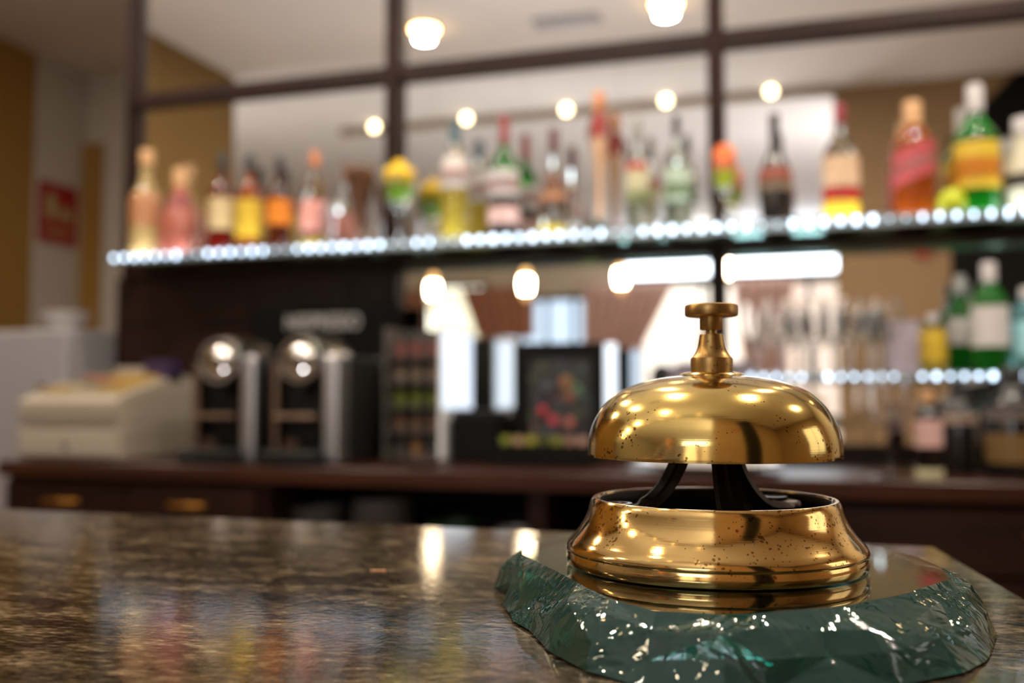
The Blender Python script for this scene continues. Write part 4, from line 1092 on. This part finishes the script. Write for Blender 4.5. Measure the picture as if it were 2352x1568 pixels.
curtain('sheer_curtain', 'white sheer curtain spreading out between the two left drapes', [(0, 985, 1062), (.25, 990, 1085), (.45, 1000, 1110), (1, 1010, 1120)], mat('sheer_glow', (0.98, 0.97, 0.93), 0.5, trans=0.7), YF + .13, .02, 6, zb_=ZF(780))
curtain('curtain', 'rose brown patterned curtain left of the cream wall strip', [(0, 1070, 1238), (1, 1110, 1238)], M_rustc, YF + .18, waves=7, zb_=ZF(775))
curtain('curtain', 'wide rose patterned curtain tied towards the left of the bright window', [(0, 1350, 1560), (.3, 1350, 1480), (.5, 1350, 1430), (1, 1350, 1440)], M_pinkc, YF + .18, waves=8)
curtain('curtain', 'pale rose curtain between the two bright windows on the right', [(0, 1690, 1830), (.5, 1720, 1800), (1, 1720, 1800)], M_pinkc, YF + .18, waves=6)
# black slanted panel and red alarm on the tan partition
xk = refl(2188, 700, 2 * MIR + .62).x
tag(MB().prism([(xk, 0.02), (1.12, 0.02), (1.12, 2.89), (xk + .34, 2.89), (xk, 2.55)], -.62, -.60).build('stair_panel', M_blackm), 'black panel with slanted top reflected at the right of the mirrors', 'panel')
p = refl(2120, 570, 2 * MIR + .6)
o = MB().lathe([(0, 0), (.05, 0), (.048, .03), (0, .035)], 24).build('alarm_bell', M_red, None, 40, loc=(p.x, -.619, p.z), rot=(-PI / 2, 0, 0))
tag(o, 'round red alarm bell on the tan partition reflected at right', 'alarm bell')

# added unseen side window in the right hand wall, lighting the back bar
t = struct('window_5', MB().box(XR - .03, XR - .001, .75, .80, 1.15, 2.35).box(XR - .03, XR - .001, 1.90, 1.95, 1.15, 2.35).box(XR - .03, XR - .001, .80, 1.90, 1.15, 1.20).box(XR - .03, XR - .001, .80, 1.90, 2.30, 2.35), MATS['window_frame'])
MB().box(XR - .012, XR - .002, .80, 1.90, 1.20, 2.30).build('pane', mat('added_side_pane', (0.95, 0.95, 0.95), 0.3, emis=(0.97, 0.97, 1.0), es=0.7), t)
MB().box(XR - .03, XR - .0125, 1.335, 1.365, 1.20, 2.30).build('glazing_bar', MATS['window_frame'], t)

# ------------------------------------------------------------------ people (seen only in reflections)
def blob(name, m, parent, caps, balls, vox=.008, it=3):
    b = MB()
    for a, c, r0, r1 in caps:
        a, c = Vector(a), Vector(c)
        n = max(2, int((c - a).length / .03))
        for i in range(n + 1):
            u = i / n; b.ball(a.lerp(c, u), r0 + (r1 - r0) * u, 2)
    for c, r in balls: b.ball(c, r, 3)
    o = b.build(name, m, parent, 60)
    md = o.modifiers.new('remesh', 'REMESH'); md.mode = 'VOXEL'; md.voxel_size = vox; md.use_smooth_shade = True
    sm = o.modifiers.new('smooth', 'SMOOTH'); sm.factor = .6; sm.iterations = it
    return o


def hand_caps(w, d, palm_side):
    """w wrist, d direction of the hand, palm_side: +1/-1 side of the thumb; fingers rest on a horizontal surface"""
    w, d = Vector(w), Vector(d).normalized(); sd = Vector((-d.y, d.x, 0)).normalized() * palm_side
    cs = []
    for k, (off, L) in enumerate(((.030, .068), (.010, .076), (-.010, .070), (-.028, .055))):
        k0 = w + d * .085 + sd * off; cs.append((w + sd * off * .6 + d * .01, k0, .014, .0115))
        k1 = k0 + d * L * .5 + sd * off * .15 + Vector((0, 0, .006)); k2 = k0 + d * L + sd * off * .3 + Vector((0, 0, -.004))
        cs += [(k0, k1, .0095, .0088), (k1, k2, .0088, .0072)]
    t0 = w + d * .02 + sd * .02; t1 = t0 + d * .035 + sd * .032; t2 = t1 + d * .032 + sd * .008
    return cs + [(t0, t1, .014, .0105), (t1, t2, .0105, .0085)]


M_skin = mat('skin', (0.80, 0.60, 0.48), 0.5); M_hair = mat('hair_dark', (0.10, 0.07, 0.06), 0.6)


def person(label, hip, chest, neck, head, arms, legs, shirt, trousers, face):
    hip, chest, neck, head, f = map(Vector, (hip, chest, neck, head, face)); f.normalize()
    t = thing('person', label, 'person', (0, 0, 0))
    sd = f.cross(Vector((0, 0, 1))).normalized(); up = sd.cross(f).normalized()
    sh = [Vector(a[0]) for a in arms]
    caps = [(hip, chest, .13, .125), (chest, neck, .11, .055), (neck, head, .052, .055)]
    for s_, e, w, hd, ps in arms: caps += [(s_, e, .048, .040), (e, w, .038, .027)] + hand_caps(w, hd, ps)
    for h, kn_, an, toe in legs: caps += [(h, kn_, .085, .058), (kn_, an, .055, .038), (an, toe, .04, .03)]
    # head with brow, nose, chin, ears, lips
    balls = [(head + up * .02, (.078, .088, .105)), (head - up * .055 + f * .03, (.052, .055, .055)), (head + f * .095 - up * .012, (.013, .018, .022)), (head + f * .088 + up * .018, (.009, .012, .028)),
             (head + f * .082 - up * .052, (.024, .012, .008)), (head + f * .075 + up * .045, (.045, .02, .014)),
             (head + sd * .080 - up * .005, (.012, .02, .032)), (head - sd * .080 - up * .005, (.012, .02, .032))]
    blob('body', M_skin, t, caps, balls)
    # hair
    blob('hair', M_hair, t, [], [(head + up * .045 - f * .018, (.088, .095, .092)), (head - f * .05, (.075, .06, .085))], .008, 4)
    for s_ in (-1, 1):
        MB().ball(head + f * .084 + sd * .030 * s_ + up * .018, .0095, 3).build('eye', mat('eye_dark', (0.12, 0.09, 0.08), 0.2), t, 60)
    mid = (sh[0] + sh[1]) / 2
    sc_ = [(hip, chest, .142, .140), (chest, mid, .13, .085), (sh[0], sh[1], .075, .075)]
    for s_, e, w, hd, ps in arms: sc_ += [(s_, e, .062, .052), (e, Vector(e).lerp(Vector(w), .88), .050, .038)]
    blob('shirt', shirt, t, sc_, [])
    tr_ = [(legs[0][0], legs[1][0], .12, .12), (hip, hip, .15, .15)]
    for h, kn_, an, toe in legs: tr_ += [(h, kn_, .098, .072), (kn_, an, .070, .055)]
    blob('trousers', trousers, t, tr_, [])
    for h, kn_, an, toe in legs:
        blob('shoe', mat('shoe_leather', (0.10, 0.07, 0.06), 0.4), t, [(Vector(an) - Vector((0, 0, .02)), Vector(toe), .045, .036)], [], .01)
    return t


zz = ZG + .016
person('person in a grey lavender shirt standing behind the counter facing the bell', (-.62, -.62, .96), (-.61, -.58, 1.18), (-.60, -.52, 1.32), (-.60, -.48, 1.42),
       [((-.78, -.56, 1.29), (-.82, -.34, 1.10), (-.70, -.090, zz + .02), (.2, 1, 0), -1), ((-.43, -.56, 1.29), (-.40, -.34, 1.10), (-.46, -.090, zz + .02), (-.2, 1, 0), 1)],
       [((-.72, -.64, .90), (-.74, -.50, .50), (-.74, -.66, .09), (-.74, -.50, .045)), ((-.52, -.64, .90), (-.50, -.50, .50), (-.50, -.66, .09), (-.50, -.50, .045))],
       mat('shirt_lavender_grey', (0.42, 0.40, 0.46), 0.8), mat('trousers_dark', (0.12, 0.12, 0.15), 0.8), (0, 1, 0))
g = refl(1522, 872, 7.0)
gx, gy, gz = g.x, g.y, g.z - .02
person('seated person with dark hair in the far room reflected beside the bell stem', (gx, gy + .12, gz - .68), (gx, gy + .10, gz - .38), (gx, gy + .04, gz - .17), (gx, gy, gz),
       [((gx - .18, gy + .06, gz - .22), (gx - .24, gy - .02, gz - .48), (gx - .14, gy - .24, gz - .56), (.3, -1, 0), 1), ((gx + .18, gy + .06, gz - .22), (gx + .24, gy - .02, gz - .48), (gx + .14, gy - .24, gz - .56), (-.3, -1, 0), -1)],
       [((gx - .10, gy + .10, gz - .70), (gx - .12, gy - .32, gz - .70), (gx - .12, gy - .34, .09), (gx - .12, gy - .48, .045)), ((gx + .10, gy + .10, gz - .70), (gx + .12, gy - .32, gz - .70), (gx + .12, gy - .34, .09), (gx + .12, gy - .48, .045))],
       mat('shirt_lavender', (0.70, 0.66, 0.74), 0.8), mat('trousers_grey', (0.25, 0.25, 0.28), 0.8), (0, -1, 0))
hs_ = gz - .83
t = thing('chair', 'wooden chair under the seated person in the far room', 'chair', (gx, gy, 0))
MB().box(-.24, .24, -.14, .34, hs_ - .06, hs_ - .015, .01).build('seat', mat('chair_orange', (0.72, 0.36, 0.18), 0.6), t)
MB().box(-.22, .22, .345, .38, hs_ - .01, hs_ + .42, .012).build('backrest', MATS['chair_orange'], t)
for sx in (-1, 1):
    for y in (-.10, .30): MB().tube([(sx * .20, y, 0), (sx * .20, y, hs_ - .06)], [.014, .018], 12).build('leg', M_wood, t, 40)

for p_, e_, sp_, lab in FILLS:  # housings around the added floor fill lights
    t = thing('added_floor_fill', lab, 'floor lamp', (p_[0], p_[1], 0))
    MB().lathe([(0, 0), (.22, 0), (.22, .02), (.19, .13), (.185, .13), (.20, .025), (0, .025)], 32).build('housing', M_steel, t, 40)
for x_, y_, w_, lab in ((1.2, -.80, 1.85, 'added long wall fill light on the back of the tan partition'), (-4.0, .54, 1.65, 'added long wall fill light on the back of the ochre pier')):  # housings for the added, unseen wall fill lights
    t = thing('added_wall_fill', lab, 'wall lamp', (x_, y_, 1.9))
    MB().prismx([(-.002, -.20), (-.05, -.20), (-.18, .06), (-.175, .065), (-.045, -.185), (-.002, -.185)], -w_ / 2, w_ / 2).build('housing', M_steel, t)
